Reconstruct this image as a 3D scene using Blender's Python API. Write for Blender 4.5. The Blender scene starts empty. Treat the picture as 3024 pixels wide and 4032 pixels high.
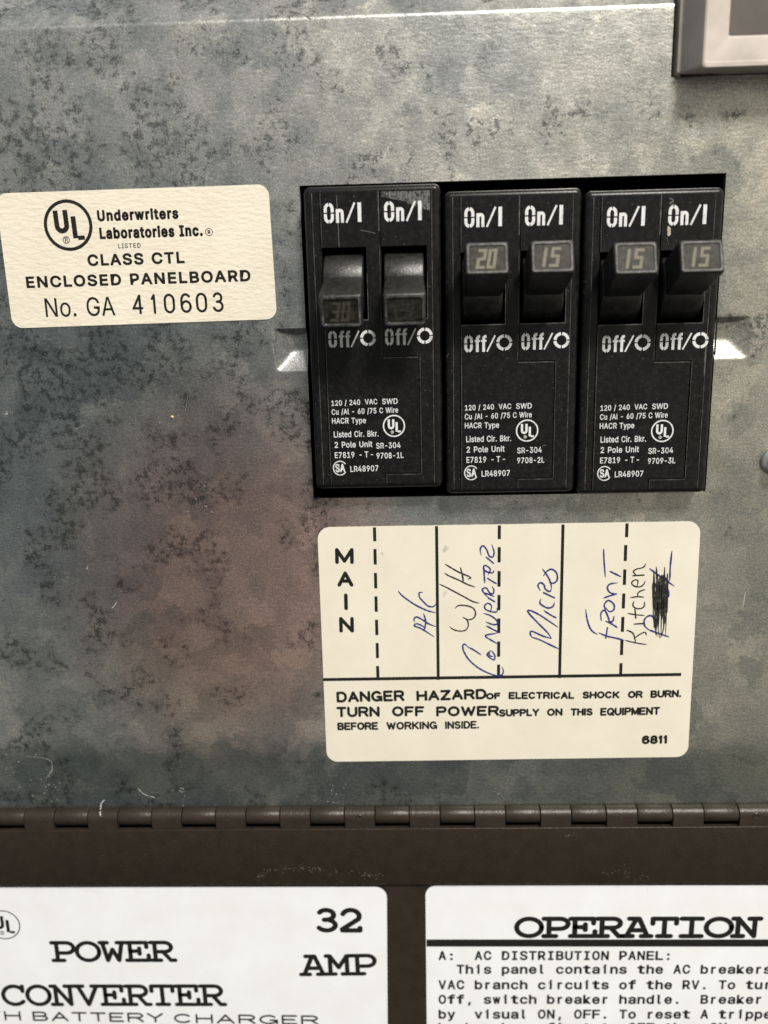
import bpy, bmesh, math, random
from mathutils import Vector, Matrix
random.seed(7)
S = 0.001                                   # everything below is written in millimetres
sc = bpy.context.scene
col = sc.collection

# ------------------------------------------------------------------ camera
CAM_Y = -121.156                            # mm in front of the steel cover
RIGHT = Vector((0.99934813, 0.02655689, -0.02445480))
DOWN = Vector((-0.01764320, -0.23171456, -0.97262381))
FWD = Vector((-0.03149640, 0.97242125, -0.23109496))
FOC, CX, CY = 3300.0, 1512.0, 2016.0
cam_data = bpy.data.cameras.new('camera')
cam = bpy.data.objects.new('camera', cam_data)
col.objects.link(cam)
rot = Matrix((RIGHT, -DOWN, -FWD)).transposed().to_4x4()
cam.matrix_world = Matrix.Translation((0, CAM_Y * S, 0)) @ rot
cam_data.sensor_fit = 'VERTICAL'
cam_data.sensor_height = 36.0
cam_data.sensor_width = 27.0
cam_data.lens = FOC / 4032 * 36
cam_data.clip_start = 0.005
cam_data.clip_end = 50
cam_data.dof.use_dof = True
cam_data.dof.focus_distance = 0.121
cam_data.dof.aperture_fstop = 16
sc.camera = cam

# ------------------------------------------------------------------ world: the room the metal mirrors
world = bpy.data.worlds.new('World')
sc.world = world
world.use_nodes = True
wt = world.node_tree
wt.nodes.clear()
def wn(t, **k):
    n = wt.nodes.new(t)
    for a, b in k.items(): setattr(n, a, b)
    return n
def ramp(node, stops, interp='LINEAR'):
    cr = node.color_ramp
    cr.interpolation = interp
    while len(cr.elements) > 1: cr.elements.remove(cr.elements[-1])
    for i, (p, c) in enumerate(stops):
        e = cr.elements[0] if i == 0 else cr.elements.new(p)
        e.position = p
        e.color = (*c, 1) if len(c) == 3 else c
out = wn('ShaderNodeOutputWorld'); bg = wn('ShaderNodeBackground')
tc = wn('ShaderNodeTexCoord'); sep = wn('ShaderNodeSeparateXYZ')
wt.links.new(tc.outputs['Generated'], sep.inputs[0])
mz = wn('ShaderNodeMapRange'); mz.inputs[1].default_value = -1; mz.inputs[2].default_value = 1
wt.links.new(sep.outputs[2], mz.inputs[0])
rz = wn('ShaderNodeValToRGB')
ramp(rz, [(0.0, (.05,)*3), (0.20, (.06,)*3), (0.245, (.09,)*3), (0.275, (.33,)*3), (0.5, (.33,)*3), (0.66, (.50,)*3), (1, (.58,)*3)])
wt.links.new(mz.outputs[0], rz.inputs[0])
mx = wn('ShaderNodeMapRange'); mx.inputs[1].default_value = -.6; mx.inputs[2].default_value = .6
wt.links.new(sep.outputs[0], mx.inputs[0])
rx = wn('ShaderNodeValToRGB')
ramp(rx, [(0.0, (.68, .755, .785)), (0.28, (.64, .69, .70)), (0.5, (.80, .775, .71)), (.66, (1.25, 1.19, 1.04)), (.82, (1.7, 1.6, 1.34)), (1, (1.85, 1.74, 1.46))])
wt.links.new(mx.outputs[0], rx.inputs[0])
mul = wn('ShaderNodeMix', data_type='RGBA', blend_type='MULTIPLY'); mul.inputs[0].default_value = 1
wt.links.new(rz.outputs[0], mul.inputs[6]); wt.links.new(rx.outputs[0], mul.inputs[7])
wt.links.new(mul.outputs[2], bg.inputs[0]); bg.inputs[1].default_value = 1.0
wt.links.new(bg.outputs[0], out.inputs[0])

# ------------------------------------------------------------------ lamps
def area(name, loc, target, size, power, colr):
    l = bpy.data.lights.new(name, 'AREA'); l.shape = 'DISK'; l.size = size; l.energy = power; l.color = colr
    o = bpy.data.objects.new(name, l); col.objects.link(o)
    o.location = loc
    o.rotation_euler = (Vector(target) - Vector(loc)).to_track_quat('-Z', 'Y').to_euler()
    return o
area('ceiling_lamp', (.27, -.60, .70), (0, 0, -.02), .20, 13.6, (1.0, .95, .875))

sc.view_settings.view_transform = 'Standard'
sc.view_settings.look = 'None'
sc.view_settings.exposure = 0
sc.view_settings.gamma = 1
sc.view_settings.use_curve_mapping = False

# ------------------------------------------------------------------ helpers
def P(u, v, d=0.0):
    """Point of the plane d mm in front of the cover that is seen at photo pixel (u, v) -> (x, z) in mm."""
    r = RIGHT * ((u - CX) / FOC) + DOWN * ((v - CY) / FOC) + FWD
    t = (-d - CAM_Y) / r.y
    return Vector((t * r.x, t * r.z))

def empty(name, x, z, d, label, cat, group=None):
    o = bpy.data.objects.new(name, None); col.objects.link(o)
    o.empty_display_size = .005
    o.location = (x * S, -d * S, z * S)
    tag(o, label, cat, group)
    return o
def tag(o, label, cat, group=None, kind=None):
    if label: o['label'] = label
    if cat: o['category'] = cat
    if group: o['group'] = group
    if kind: o['kind'] = kind
    return o

class MB:
    """collects faces in millimetres as (x, z, depth)"""
    def __init__(s): s.v = []; s.f = []; s.m = []
    def face(s, pts, m=0):
        i = len(s.v); s.v += [tuple(p) for p in pts]; s.f.append(tuple(range(i, i + len(pts)))); s.m.append(m)
    def add(s, verts, faces, m=0):
        i = len(s.v); s.v += [tuple(p) for p in verts]
        for f in faces: s.f.append(tuple(i + k for k in f)); s.m.append(m)
    def box(s, x0, x1, z0, z1, d0, d1, m=0):
        v = [(x0,z0,d0),(x1,z0,d0),(x1,z1,d0),(x0,z1,d0),(x0,z0,d1),(x1,z0,d1),(x1,z1,d1),(x0,z1,d1)]
        s.add(v, [(4,5,6,7),(0,3,2,1),(0,1,5,4),(1,2,6,5),(2,3,7,6),(3,0,4,7)], m)
    def build(s, name, mats, parent=None, weld=True, smooth=35, bevel=None, local=False):
        ox = oy = oz = 0
        if parent is not None and not local:
            w = parent.location if parent.type == 'EMPTY' else parent.parent.location if parent.parent else Vector()
            ox, oy, oz = w
        me = bpy.data.meshes.new(name)
        me.from_pydata([(x * S - ox, -d * S - oy, z * S - oz) for x, z, d in s.v], [], s.f)
        mats = mats if isinstance(mats, (list, tuple)) else [mats]
        for m in mats: me.materials.append(m)
        me.polygons.foreach_set('material_index', s.m)
        if weld:
            b = bmesh.new(); b.from_mesh(me)
            bmesh.ops.remove_doubles(b, verts=b.verts, dist=1e-6)
            bmesh.ops.recalc_face_normals(b, faces=b.faces)
            b.to_mesh(me); b.free()
        if smooth:
            me.polygons.foreach_set('use_smooth', [True] * len(me.polygons))
            me.set_sharp_from_angle(angle=math.radians(smooth))
        me.update()
        o = bpy.data.objects.new(name, me); col.objects.link(o)
        if parent is not None: o.parent = parent
        if bevel:
            bv = o.modifiers.new('bevel', 'BEVEL'); bv.width = bevel * S; bv.segments = 2; bv.limit_method = 'ANGLE'
            bv.angle_limit = math.radians(40); bv.harden_normals = False
        return o

# ---- flat ribbons and type -------------------------------------------------
def arc(cx, cy, rx, ry, a0, a1, n=14):
    return [(cx + rx * math.cos(math.radians(a0 + (a1 - a0) * i / n)), cy + ry * math.sin(math.radians(a0 + (a1 - a0) * i / n))) for i in range(n + 1)]
def catmull(pts, n=6):
    if len(pts) < 3: return pts
    q = [pts[0]] + list(pts) + [pts[-1]]; r = []
    for i in range(1, len(q) - 2):
        p0, p1, p2, p3 = [Vector(a) for a in q[i-1:i+3]]
        for k in range(n):
            t = k / n
            r.append(tuple(.5 * ((2*p1) + (p2-p0)*t + (2*p0-5*p1+4*p2-p3)*t*t + (3*p1-p0-3*p2+p3)*t**3)))
    r.append(tuple(pts[-1]))
    return r
def ribbon(pts, w, cap='round', taper=False, wob=0.0):
    """2D polyline -> list of polygons (each a list of 2D points), full width w"""
    P2 = []
    for p in pts:
        p = Vector(p[:2])
        if not P2 or (p - P2[-1]).length > 1e-5: P2.append(p)
    if len(P2) < 2: return []
    runs = [[P2[0]]]
    for i in range(1, len(P2)):
        runs[-1].append(P2[i])
        if i < len(P2) - 1:
            a = (P2[i] - P2[i-1]).normalized(); b = (P2[i+1] - P2[i]).normalized()
            if a.dot(b) < .55 and cap == 'round': runs.append([P2[i]])
    polys = []
    for run in runs:
        L = []; Rr = []
        n = len(run)
        for i, p in enumerate(run):
            d0 = (run[i] - run[i-1]).normalized() if i else (run[1] - run[0]).normalized()
            d1 = (run[i+1] - run[i]).normalized() if i < n-1 else d0
            t = (d0 + d1)
            t = t.normalized() if t.length > 1e-6 else d0
            nn = Vector((-t.y, t.x)); k = 1 / max(.5, nn.dot(Vector((-d0.y, d0.x))))
            hw = w / 2 * (1 + wob * (random.random() - .5))
            if taper: hw *= min(1, .45 + 1.6 * min(i, n - 1 - i) / max(1, n - 1) * 2)
            L.append(p + nn * hw * k); Rr.append(p - nn * hw * k)
        if cap == 'round':
            for e, s in ((0, -1), (n-1, 1)):
                c = run[e]; dr = ((run[1]-run[0]) if e == 0 else (run[-1]-run[-2])).normalized() * s
                hw = (L[e] - Rr[e]).length / 2; nn = Vector((-dr.y, dr.x))
                polys.append([c + nn * hw * math.cos(a) + dr * hw * math.sin(a) for a in [math.pi * i / 6 for i in range(7)]])
        for i in range(n-1): polys.append([L[i], Rr[i], Rr[i+1], L[i+1]])
        if len(runs) > 1: polys.append(None)
    return polys
def put(mb, polys, fn, layer, m=0):
    """draw polygons through fn(x, y) -> (x, z, depth); layer lifts each stroke a hair"""
    for p in polys:
        if p is None: layer += 1; continue
        mb.face([(lambda q: (q[0], q[1], q[2] + .0025 * (layer % 7)))(fn(a[0], a[1])) for a in p], m)
    return layer + 1
# outlines of a plain grotesque alphabet: advance, points, triangles (base-91 pairs)
HELV = {
 ',': (94, '.5-A.D.F.g.F.L-A', '-~.$.#-~.%.$'),
 '-': (227, '/p/A/p/%.[/%.[/A', '.$-~.%.$.#-~'),
 '.': (94, '.R-|.L-}.F.#.A.&.>.+.<.1.;.6.<.=.>.B.A.G.F.J.L.M.R.M.X.M.^.J.c.G.g.B.i.=.j.6.i.1.g.+.c.&.^.#.X-}', ".-./...,./.-.,.0./.,.1.0.+.1.,.*.1.+.*.2.1.).2.*.).3.2.(.3.).(.4.3.'.4.(.'.5.4.&.5.'.&.6.5.%.6.&.%.7.6.$.7.%.$.8.7.#.8.$.#.9.8-~.9.#"),
 '/': (125, '/<0w.F-W.)-W.|0w', '.$-~.%.$.#-~'),
 '0': (227, '/8-{/&-|.r.%.d...W.:.L.I.D.[.?.p.;/,.:/F.;/a.?/y.E01.M0C.W0R.d0_.r0h/&0m/80o/J0m/Z0h/i0_/v0R0$0C0,0102/y05/a07/F05/,02.p0,.[0$.I/v.:/j../Z.%/J-|/8.;/D.</O.@/X.G/a.P/h.]/m.k/q.{/s/2/t/F/s/[/q/n/m/~/h01/a0</X0F/O0L/D0P/80R/,0P.~0L.u0F.l0<.f01.a/~.]/n.Y/[.Y/F.Y/2.].{.a.k.f.].l.P.u.G.~.@/,.<', ".3.5.4.2.5.3.2.6.5.1.6.2.1.7.6.0.7.1.0.8.7.0.X.8.X.W.8.W.9.8./.Y.0.Y.X.0./.Z.Y.V.9.W./.[.Z.U.9.V./.].[.T.9.U.T.:.9...]./...^.].S.:.T.-.^...S.;.:.-._.^.R.;.S.-.`._.Q.;.R.,.`.-.Q.<.;.,.a.`.P.<.Q.+.a.,.P.=.<.+.b.a.O.=.P.*.b.+.*.c.b.N.=.O.N.>.=.*.d.c.M.>.N.).d.*.M.?.>.).e.d.L.?.M.(.e.).L.@.?.(.f.e.K.@.L.J.@.K.(.g.f.'.g.(.J.A.@.'.h.g.I.A.J.I.B.A.&.h.'.&.i.h.H.B.I.&.j.i.G.B.H.F.B.G.&.F.j.&.B.F.&.C.B.%.C.&.$.C.%.$.D.C.$.E.D.#.E.$.#-~.E"),
 '1': (227, '.H-~.H.=0/.=0/-~/Q0k/Q-~/1-~/10L/00L.M/{.M0A/*0k', ".,.&.-.,.*.&.*.).&.).'.&.,.+.*.(.'.)-~.$.#-~.%.$"),
 '2': (227, '.B-~.B.:/</9/E/C/M/L/T/T/Z/]/`/d/c/k/f/r/h/z/h0&/g0./e06/b0=/]0C/V0H/P0L/H0O/@0Q/70R/-0Q/%0O.y0L.r0G.m0A.h0;.e03.c0*.c/}.C/}.D00.G0=.M0I.U0T._0^.k0e.w0j/)0n/70o/F0n/T0k/a0e/l0^/u0U/}0K0&0?0)030+0&0*/y0(/p0%/g/}/^/w/S/p/H/g/=/Z/0/L.}.o.@.o.>0/.>0/-~', ".H.J.I.H.K.J.G.K.H.G.L.K.F.L.G.F.M.L.E.M.F.E.N.M.D.N.E.D.6.N.6.5.N.5.O.N.C.7.D.7.6.D.4.O.5.C.8.7.3.O.4.C.9.8.2.O.3.C.:.9.2.P.O.B.:.C.1.P.2.B.;.:.0.P.1.B.<.;.0.Q.P./.Q.0.A.<.B.A.=.<...Q./...R.Q.A.>.=.@.>.A.-.R...@.?.>.-.S.R.,.S.-.+.S.,.+.T.S.*.T.+.*.U.T.).U.*.).V.U.(.V.).(.W.V.'.W.(.&.W.'.&.X.W.%.X.&.%.Y.X.$.Y.%.$.Z.Y.#.Z.$.#.[.Z.#.].[.#.^.].#._.^.#.`._-~.`.#"),
 '3': (227, "/4-{/%-|.s-~.e.'.X.-.N.5.E.?.>.J.:.V.8.e.Y.e.Z.].^.T.b.N.h.H.n.C.v.@.~.=/+.;/4.;/>.</H.=/Q.@/X.E/`.J/e.P/i.X/l.b/m.k/l.t/j.}/f/)/a/0/Y/7/P/</F/@/:/B/,/C.q/C.q/^/W0L/W0N.E0N.E0k0&0k0&0R/1/R/1/W/C/X/S/V/b/Q/o/J/y/A0%/60,/*0/.y00.k0/.]0+.O0%.C/y.8/n.//b.(/T.#/D-|", ".L.N.M.L.O.N.L.K.O.K.J.O.J.P.O.I.Q.J.Q.P.J.H.Q.I.Q.S.R.H.S.Q.H.T.S.H.U.T.H.G.U.G.V.U.F.V.G.E.V.F.E.W.V.D.W.E.C.W.D.B.W.C.B.X.W.A.X.B.A.Y.X.@.Y.A.?.Y.@.?.Z.Y.>.Z.?.=.Z.>.=.[.Z.*.,.+.*.-.,.<.[.=.<.].[.*...-.;.].<.)...*.)./...:.].;.:.^.].).0./.9.^.:.(.0.).(.1.0.8.^.9.(.2.1.8._.^.7._.8.(.3.2.'.3.(.6._.7.'.4.3.5._.6.'.5.4.'._.5.'.`._.&.`.'.&.a.`.%.a.&.%.b.a.$.b.%.$.c.b.#.c.$.#-~.c"),
 '4': (227, '.6.W.6.r/B0k/c0k.X.v.X.t0;.t0;.W/T-~/T.`/T.l/T/g/s/g/s-~', ".#.%.$.#.&.%.,...-.,./...#.'.&.#.(.'.#.,.(.,.).(-~.,.#-~.+.,./.).,-~.*.+.*.)-~.*./.)"),
 '5': (227, "/6-{/'-|.u.#.i.(.^...S.6.K.@.E.K.B.W.@.d.`.d.a.].d.U.h.N.m.I.s.D.z.@/%.=/-.</6.;/?.</I.>/Q.B/Y.H/`.N/e.V/i.`/k.j/l.t/k/#/i/,/e/6/_/>/X/D/P/J/H/N/>/Q/4/Q/+/Q/#/P.w/M.o/J.h/F.c/B.D/E.R0k0#0k0#0N.n0N.f/_.g/_.m/c.t/g.|/j/(/m/1/n/:/o/E/n/P/l/Z/h/d/d/m/^/t/V/{/M0%/D0)/;0-/00//%0/.u0..e0+.U0$.H/x.</n.2/b.*/T.#/E-|", ".N.R.O.R.P.O.R.Q.P.N.S.R.Y.[.Z.X.[.Y.X.].[.W.].X.W.^.].V.^.W.V._.^.U._.V.U.`._.T.`.U.N.T.S.N.`.T.N.I.`.I.H.`.H.a.`.H.G.a.G.b.a.F.b.G.E.b.F.N.J.I.D.b.E.D.c.b.N.K.J.N.L.K.C.c.D.N.M.L.C.d.c.B.d.C.A.d.B.A.e.d.@.e.A.@.f.e.?.f.@.?.g.f.>.g.?.>.h.g.=.h.>.<.h.=.<.i.h.*.,.+.*.-.,.;.i.<.*...-.)...*.:.i.;.:.j.i.)./...).0./.9.j.:.(.0.).(.1.0.9.k.j.8.k.9.(.2.1.7.k.8.(.3.2.'.3.(.6.k.7.'.4.3.6.l.k.5.l.6.'.5.4.'.l.5.&.l.'.&.m.l.%.m.&.%.n.m.$.n.%.$.o.n.#.o.$.#-~.o"),
 '6': (227, '/8-{/)-|.w.#.j.)._.1.T.;.L.G.F.U.C.d.B.t.C/$.E/1.J/>.Q/M.Z/_.h/r/E0k/i0k.n/J.l/J.n/N.r/S.v/W.z/[/#/_/)/a///c/5/e/</e/K/d/Y/a/f/Z/q/S/z/J0%/?0*/20-/%0..r0-.b0*.S0$.F/x.;/n.1/c.)/U.#/G-|/8.:/B.;/J.=/R.A/Y.G/`.M/e.U/i.^/k.h/l.r/k.|/i/)/e/2/`/9/Y/@/R/E/J/I/B/K/8/L///K/&/I.z/E.s/@.m/9.h/2.d/*.b.|.a.r.b.h.d.^.h.U.m.M.s.G.z.A/&.=//.;', ".1.3.2.1.9.3.9.4.3.0.9.1.=.?.>.<.?.=.<.@.?.;.@.<.:.@.;.:.A.@./.9.0.9.A.:./.8.9.4.A.9.4.B.A./.7.8.4.c.B.c.C.B./.6.7./.5.6...5./.4.d.c.b.C.c.4.e.d.a.C.b.a.D.C...4.5...e.4...f.e.`.D.a...g.f._.D.`...h.g.^.D._.^.E.D.-.h...-.i.h.].E.^.].F.E.-.j.i.[.F.].,.j.-.,.k.j.Z.F.[.Z.G.F.+.k.,.+.l.k.Y.G.Z.*.l.+.*.m.l.X.G.Y.X.H.G.*.n.m.W.H.X.).n.*.W.I.H.).o.n.V.I.W.).p.o.U.I.V.(.p.).U.J.I.(.q.p.T.J.U.'.q.(.'.r.q.S.J.T.S.K.J.'.s.r.R.K.S.'.t.s.Q.K.R.&.t.'.&.P.t.P.K.Q.P.L.K.&.L.P.%.L.&.%.M.L.$.M.%.$.N.M.#.N.$.#.O.N-~.O.#"),
 '7': (227, '.R-~/j0L/j0N.A0N.A0k0/0k0/0L.u-~', ".%.'.&.%.$.'.$.(.'.#.(.$.#.).(-~.).#"),
 '8': (227, "/8-{/(-|.u.#.g.(.Z./.O.7.G.A.A.L.=.X.<.g.=.q.?.{.C/).G/1.M/9.U/@.]/E.f/I.o/K.o/L.d/Q.Y/X.P/b.J/m.F/y.E0*.F07.J0B.O0M.W0V.a0_.l0f.x0k/*0n/80o/G0n/T0k/a0f/l0_/u0V/}0M0&0B0*070+0*0*/y0&/m/|/b/s/X/j/Q/^/L/^/K/g/I/p/E/x/@0#/90)/10./)01.{04.q04.g03.X0/.L0).A/}.7/s.//f.(/X.#/I-|/8.;/C.;/M.=/U.@/^.D/d.J/i.P/m.W/p.`/p.h/p.q/m.z/i/%/d/,/]/2/T/6/L/:/B/</8/=/./</$/:.x/6.p/2.i/,.d/%.`.z.].q.].h.].`.`.W.c.P.i.J.o.D.w.@/#.=/-.;/8/X/A/X/I/Z/P/^/W/b/]/g/b/m/e/t/g/|/h0(/g00/e07/b0>/]0D/W0I/Q0M/I0P/A0Q/80R//0Q/'0P.|0M.u0I.p0D.k0>.h07.f00.e0(.f/|.h/t.k/m.p/g.u/b.|/^/'/Z///X", ".C.E.D.B.E.C.B.F.E.A.F.B.A.G.F.@.G.A.@.H.G.?.H.@.?.I.H.>/B.?/B.I.?/B/A.I/A/@.I/@.J.I.>/C/B/?.J/@.>/D/C/>.J/?.=/D.>/>.K.J.=/E/D/=.K/>.=/F/E/<.K/=/;.K/<.=/G/F.</G.=/;.L.K.</H/G/:.L/;.</I/H/9.L/:.;/I.</9.M.L.;/J/I/8.M/9.:/J.;/8.N.M.:/K/J/7.N/8.:/L/K/6.N/7/6.O.N.9/L.:.9/M/L/5.O/6.9/N/M/4.O/5/4.P.O.8/N.9.8/O/N/3.P/4.8/P/O/2.P/3/2.Q.P.7/P.8.7/Q/P/1.Q/2.7/R/Q/0.Q/1.7///R//.Q/0.7.Q//.7.R.Q.6.R.7.6.S.R.5.S.6.4.S.5.4.T.S.3.T.4.3.U.T.2.U.3.2.V.U.1.V.2.1.W.V.0.y.1.y.W.1.y.X.W.0.z.y.x.X.y.0.{.z.w.X.x.0.|.{.v.X.w./.|.0.v.Y.X./.}.|.u.Y.v./.~.}.t.Y.u...~./.t.Z.Y../#.~.s.Z.t.-/#...s.[.Z.-/$/#.r.[.s.r.].[.,/$.-.,/%/$.q.].r.,/&/%.p.].q.p.^.].+/&.,.+/'/&.o.^.p.*/'.+.o._.^.*/(/'.n._.o.n.`._.)/(.*.)/)/(.m.`.n.)/*/).l.`.m.(/*.).l.a.`.(/+/*.k.a.l.(/,/+.j.a.k.'/,.(.j.b.a.'/-/,.i.b.j.'/./-.h.b.i.'.g/..g.b.h.'.b.g.&.b.'.&.c.b.&.d.c.%.d.&.$.d.%.$.e.d.#.e.$.#.f.e-~.f.#"),
 '9': (227, '/80o/G0n/U0j/c0d/n0[/x0Q0$0E0*080-0)0./u0./i0+/[0&/N/|/?/r/./f.w/+-~.d-~/_/C/b/C/_/>/[/:/W/6/R/2/M///G/,/A/*/;/)/4/(/%/).t/-.h/2.]/9.S/C.K/M.F/Z.C/i.B/x.C0+.F09.L0F.T0R._0[.j0d.w0j/)0n/80R//0Q/&0O.z0K.s0F.m0?.h08.e0/.b0&.b/x.b/n.e/d.h/[.m/S.s/M.z/H/&/D///A/8/A/B/A/J/D/R/H/Y/M/`/S/e/Z/i/d/k/m/l/w/k0%/i0//e08/`0?/Y0F/R0K/J0O/B0Q', ".O.#-~.N.#.O.N.$.#.M.$.N.M.%.$.L.%.M.L.&.%.K.&.L.K.P.&.P.'.&.K.Q.P.t.'.P.J.Q.K.J.R.Q.s.'.t.s.(.'.J.S.R.r.(.s.J.T.S.q.(.r.I.T.J.I.U.T.p.(.q.p.).(.I.V.U.o.).p.H.V.I.o.*.).H.W.V.n.*.o.H.X.W.m.*.n.G.X.H.m.+.*.G.Y.X.l.+.m.F.Y.G.F.Z.Y.k.+.l.k.,.+.F.[.Z.j.,.k.j.-.,.E.[.F.E.].[.i.-.j.i...-.E.^.].h...i.D.^.E.D._.^.g...h.g./...C._.D.C.`._.f./.g.C.a.`.e.5.f.5./.f.C.b.a.d.4.e.4.5.e.d.:.4.:.3.4.6./.5.B.b.C.B.c.b.c.:.d.B.:.c.6.0./.7.0.6.8.0.7.A.:.B.9.0.8.@.:.A.:.0.9.@.;.:.3.0.:.3.1.0.?.;.@.?.<.;.?.=.<.>.=.?.3.2.1"),
 ':': (94, '.R/N.L/O.F/Q.A/U.>/Z.</`.;/f.</l.>/r.A/v.F/z.L/|.R/}.X/|.^/z.c/v.g/r.i/l.j/f.i/`.g/Z.c/U.^/Q.X/O.R-|.L-}.F.#.A.&.>.+.<.1.;.6.<.=.>.B.A.G.F.J.L.M.R.M.X.M.^.J.c.G.g.B.i.=.j.6.i.1.g.+.c.&.^.#.X-}', ".E.G.F.D.G.E.D.H.G.D.I.H.C.I.D.B.I.C.B.J.I.A.J.B.A.K.J.@.K.A.@.L.K.?.L.@.?.M.L.>.M.?.>.N.M.=.N.>.=.O.N.<.O.=.<.P.O.;.P.<.;.Q.P.:.Q.;.-./...-.0./.,.0.-.,.1.0.+.1.,.*.1.+.*.2.1.).2.*.).3.2.(.3.).(.4.3.'.4.(.'.5.4.'.6.5.&.6.'.%.6.&.%.7.6.$.7.%.$.8.7.$.9.8.#.9.$.#-~.9"),
 'A': (240, '.*-~/,0k/Q0k0S-~02-~/W/_/S/i/O/u/K0&/F05/A0G/;0[/B0[/<0G/605/10%/-/t/)/i/&/_.M-~.Y.j.Y/*0%/*0%.j', "-~.-.#.-.$.#.-...$...%.$-~.7.-.7./.-./.,.-./.,...,.8...8.%...+.8.,.7.0./.*.8.+.7.1.0.).8.*.7.2.1.(.8.).7.3.2.'.8.(.7.4.3.7.6.4.6.5.4.&.9.'.9.8.'-~.6.7.6.8.7.6.9.8.9.%.8-~.5.6.&.%.9"),
 'B': (228, ".@-~.@0k/@0k/P0j/`0g/l0b/w0[0$0R0*0I0/0>0203030'02/y01/p0-/h0)/a0$/[/z/V/t/R/m/O/e/L/e/J/n/I/v/F/~/B0)/<00/505/-09/#0<.t0=.g0<.Z09.N04.C0-.:0$.2/t.+/f.&/U.#/B-~.a.?/A.?/S.@/b.D/m.J/t.R/x.]/z.g/y.p/w.x/s/#/n/*/h///a/4/W/8/N/:/C/:.a/:.a/V/>/V/G/V/O/X/W/[/_/`/e/e/j/k/m/r/o/z/p0&/o01/k0:/d0B/Z0I/N0M/?0N.a0N", "-~.n.#.n.$.#.n.%.$.n.&.%.n.'.&.n.(.'.n.).(.n.m.).m.*.)-~.].n.l.*.m.k.*.l.k.+.*.j.+.k.i.+.j.i.,.+.h.,.i.h.-.,.g.-.h.g...-.f...g.e...f.e./...d./.e.d.0./.c.0.d.c.1.0.b.1.c.b.2.1.a.2.b.`.2.a.`.3.2._.3.`.^.3._.^.4.3-~.[.].[.^.].[.4.^.[.5.4.[.6.5.[.7.6.[.8.7.[.9.8.[.:.9.[.;.:.[.Z.;.Z.Y.;.Y.<.;-~.J.[.X.<.Y.W.<.X.W.=.<.V.=.W.U.=.V.U.>.=.T.>.U.S.>.T.S.?.>.R.?.S.R.@.?.Q.@.R.P.@.Q.P.A.@.O.A.P.O.B.A.N.B.O.N.C.B.M.C.N.L.C.M.L.D.C.K.D.L-~.K.J-~.D.K-~.E.D-~.F.E-~.G.F-~.H.G-~.I.H"),
 'C': (255, "/M-{/8-|/$.&.n...^.;.P.J.E.].=.q.8/,.6/F.8/a.=/x.E01.P0C.^0R.n0_/$0h/80m/M0o/Y0n/f0l/r0i/}0e0+0_050X0>0P0E0G0L0=0Q020V0'0X/v08/v060#030*0/010*080%0=/{0B/t0F/m0J/f0L/^0N/U0P/M0P/>0O/00K/#0D.s0;.j00.a/~.[/n.W/[.V/F.W/2.[.{.b.k.j.^.s.Q/#.H/0.B/>.>/M.</U.=/^.>/f.@/m.C/t.F/{.J0%.O0*.U0/.[03.c06.k08.s0X.s0V.g0Q.Z0L.O0E.F0>.=05.50,../}.)/r.$/g-}/Y-{", ".3.5.4.3.6.5.2.6.3.2.7.6.2.8.7.1.8.2.1.9.8.1.:.9.0.:.1.0.;.:./.N.0.N.M.0.M.;.0.L.;.M.L.<.;.K.<.L./.O.N.J.<.K.I.<.J./.P.O.H.<.I.H.=.<.G.=.H./.Q.P...Q./.F.=.G.E.=.F.E.>.=...R.Q.D.>.E.D.?.>.C.?.D.-.R...-.S.R.B.?.C.B.@.?.A.@.B.-.T.S.,.T.-.,.U.T.+.U.,.+.V.U.*.V.+.*.W.V.*.X.W.).X.*.).Y.X.k.m.l.k.n.m.(.Y.).(.Z.Y.j.n.k.j.o.n.i.o.j.(.[.Z.'.[.(.h.o.i.h.p.o.g.p.h.'.].[.g.q.p.f.q.g.e.q.f.&.].'.&.^.].d.q.e.d.r.q.c.r.d.&._.^.b.r.c.a.r.b.&.`._.`.r.a.`.s.r.&.s.`.%.s.&.%.t.s.$.t.%.$.u.t.$.v.u.#.v.$.#.w.v.#.x.w-~.x.#"),
 'D': (251, '/4-~.R-~.R.?/2.?/F.@/W.D/g.J/s.S/~.`0).n0/.}02/304/G02/Z0//m0*/|/~0./t09/h0B/X0I/H0M/50N.Q0N.Q0k/80k/O0j/e0e/x0[0,0P0:0A0E000M/w0Q/a0S/G0Q/-0L.s0E.^0:.L0,.=/w.1/d.)/M.$.a0k.a-~.@-~.@0k', ".N.9.O.9.L.O.N.8.9.L.:.9.M.:.L.M.7.:.7.;.:.7.<.;.7.=.<.7.>.=.7.6.>.6.?.>.N.7.8.N.$.7.$.M.7.5.?.6.4.?.5.3.?.4.3.@.?.2.@.3.2.A.@.1.A.2.0.A.1.0.B.A./.B.0./.C.B...C./.-.C...-.D.C.,.D.-.,.E.D.+.E.,.+.F.E.*.F.+.).F.*.).G.F.(.G.).(.H.G.'.H.(.&.H.'.%.H.&.N.#.$.M.%.$.M.H.%.M.I.H.M.J.I.M.K.J.M-~.K.#.M.N.M-~.#"),
 'E': (209, '.@-~.@0k0&0k0&0N.a0N.a/V/z/V/z/9.a/9.a.?0(.?0(-~', "-~.&.#.&.$.#.&.%.$-~.'.&-~.*.'.*.(.'.*.).(-~.+.*-~.,.+-~.-.,"),
 'F': (205, '.@-~.@0k0%0k0%0N.a0N.a/R/u/R/u/6.a/6.a-~', "-~.&.#.&.$.#.&.%.$-~.'.&-~.*.'.*.(.'.*.).(-~.+.*"),
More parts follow.
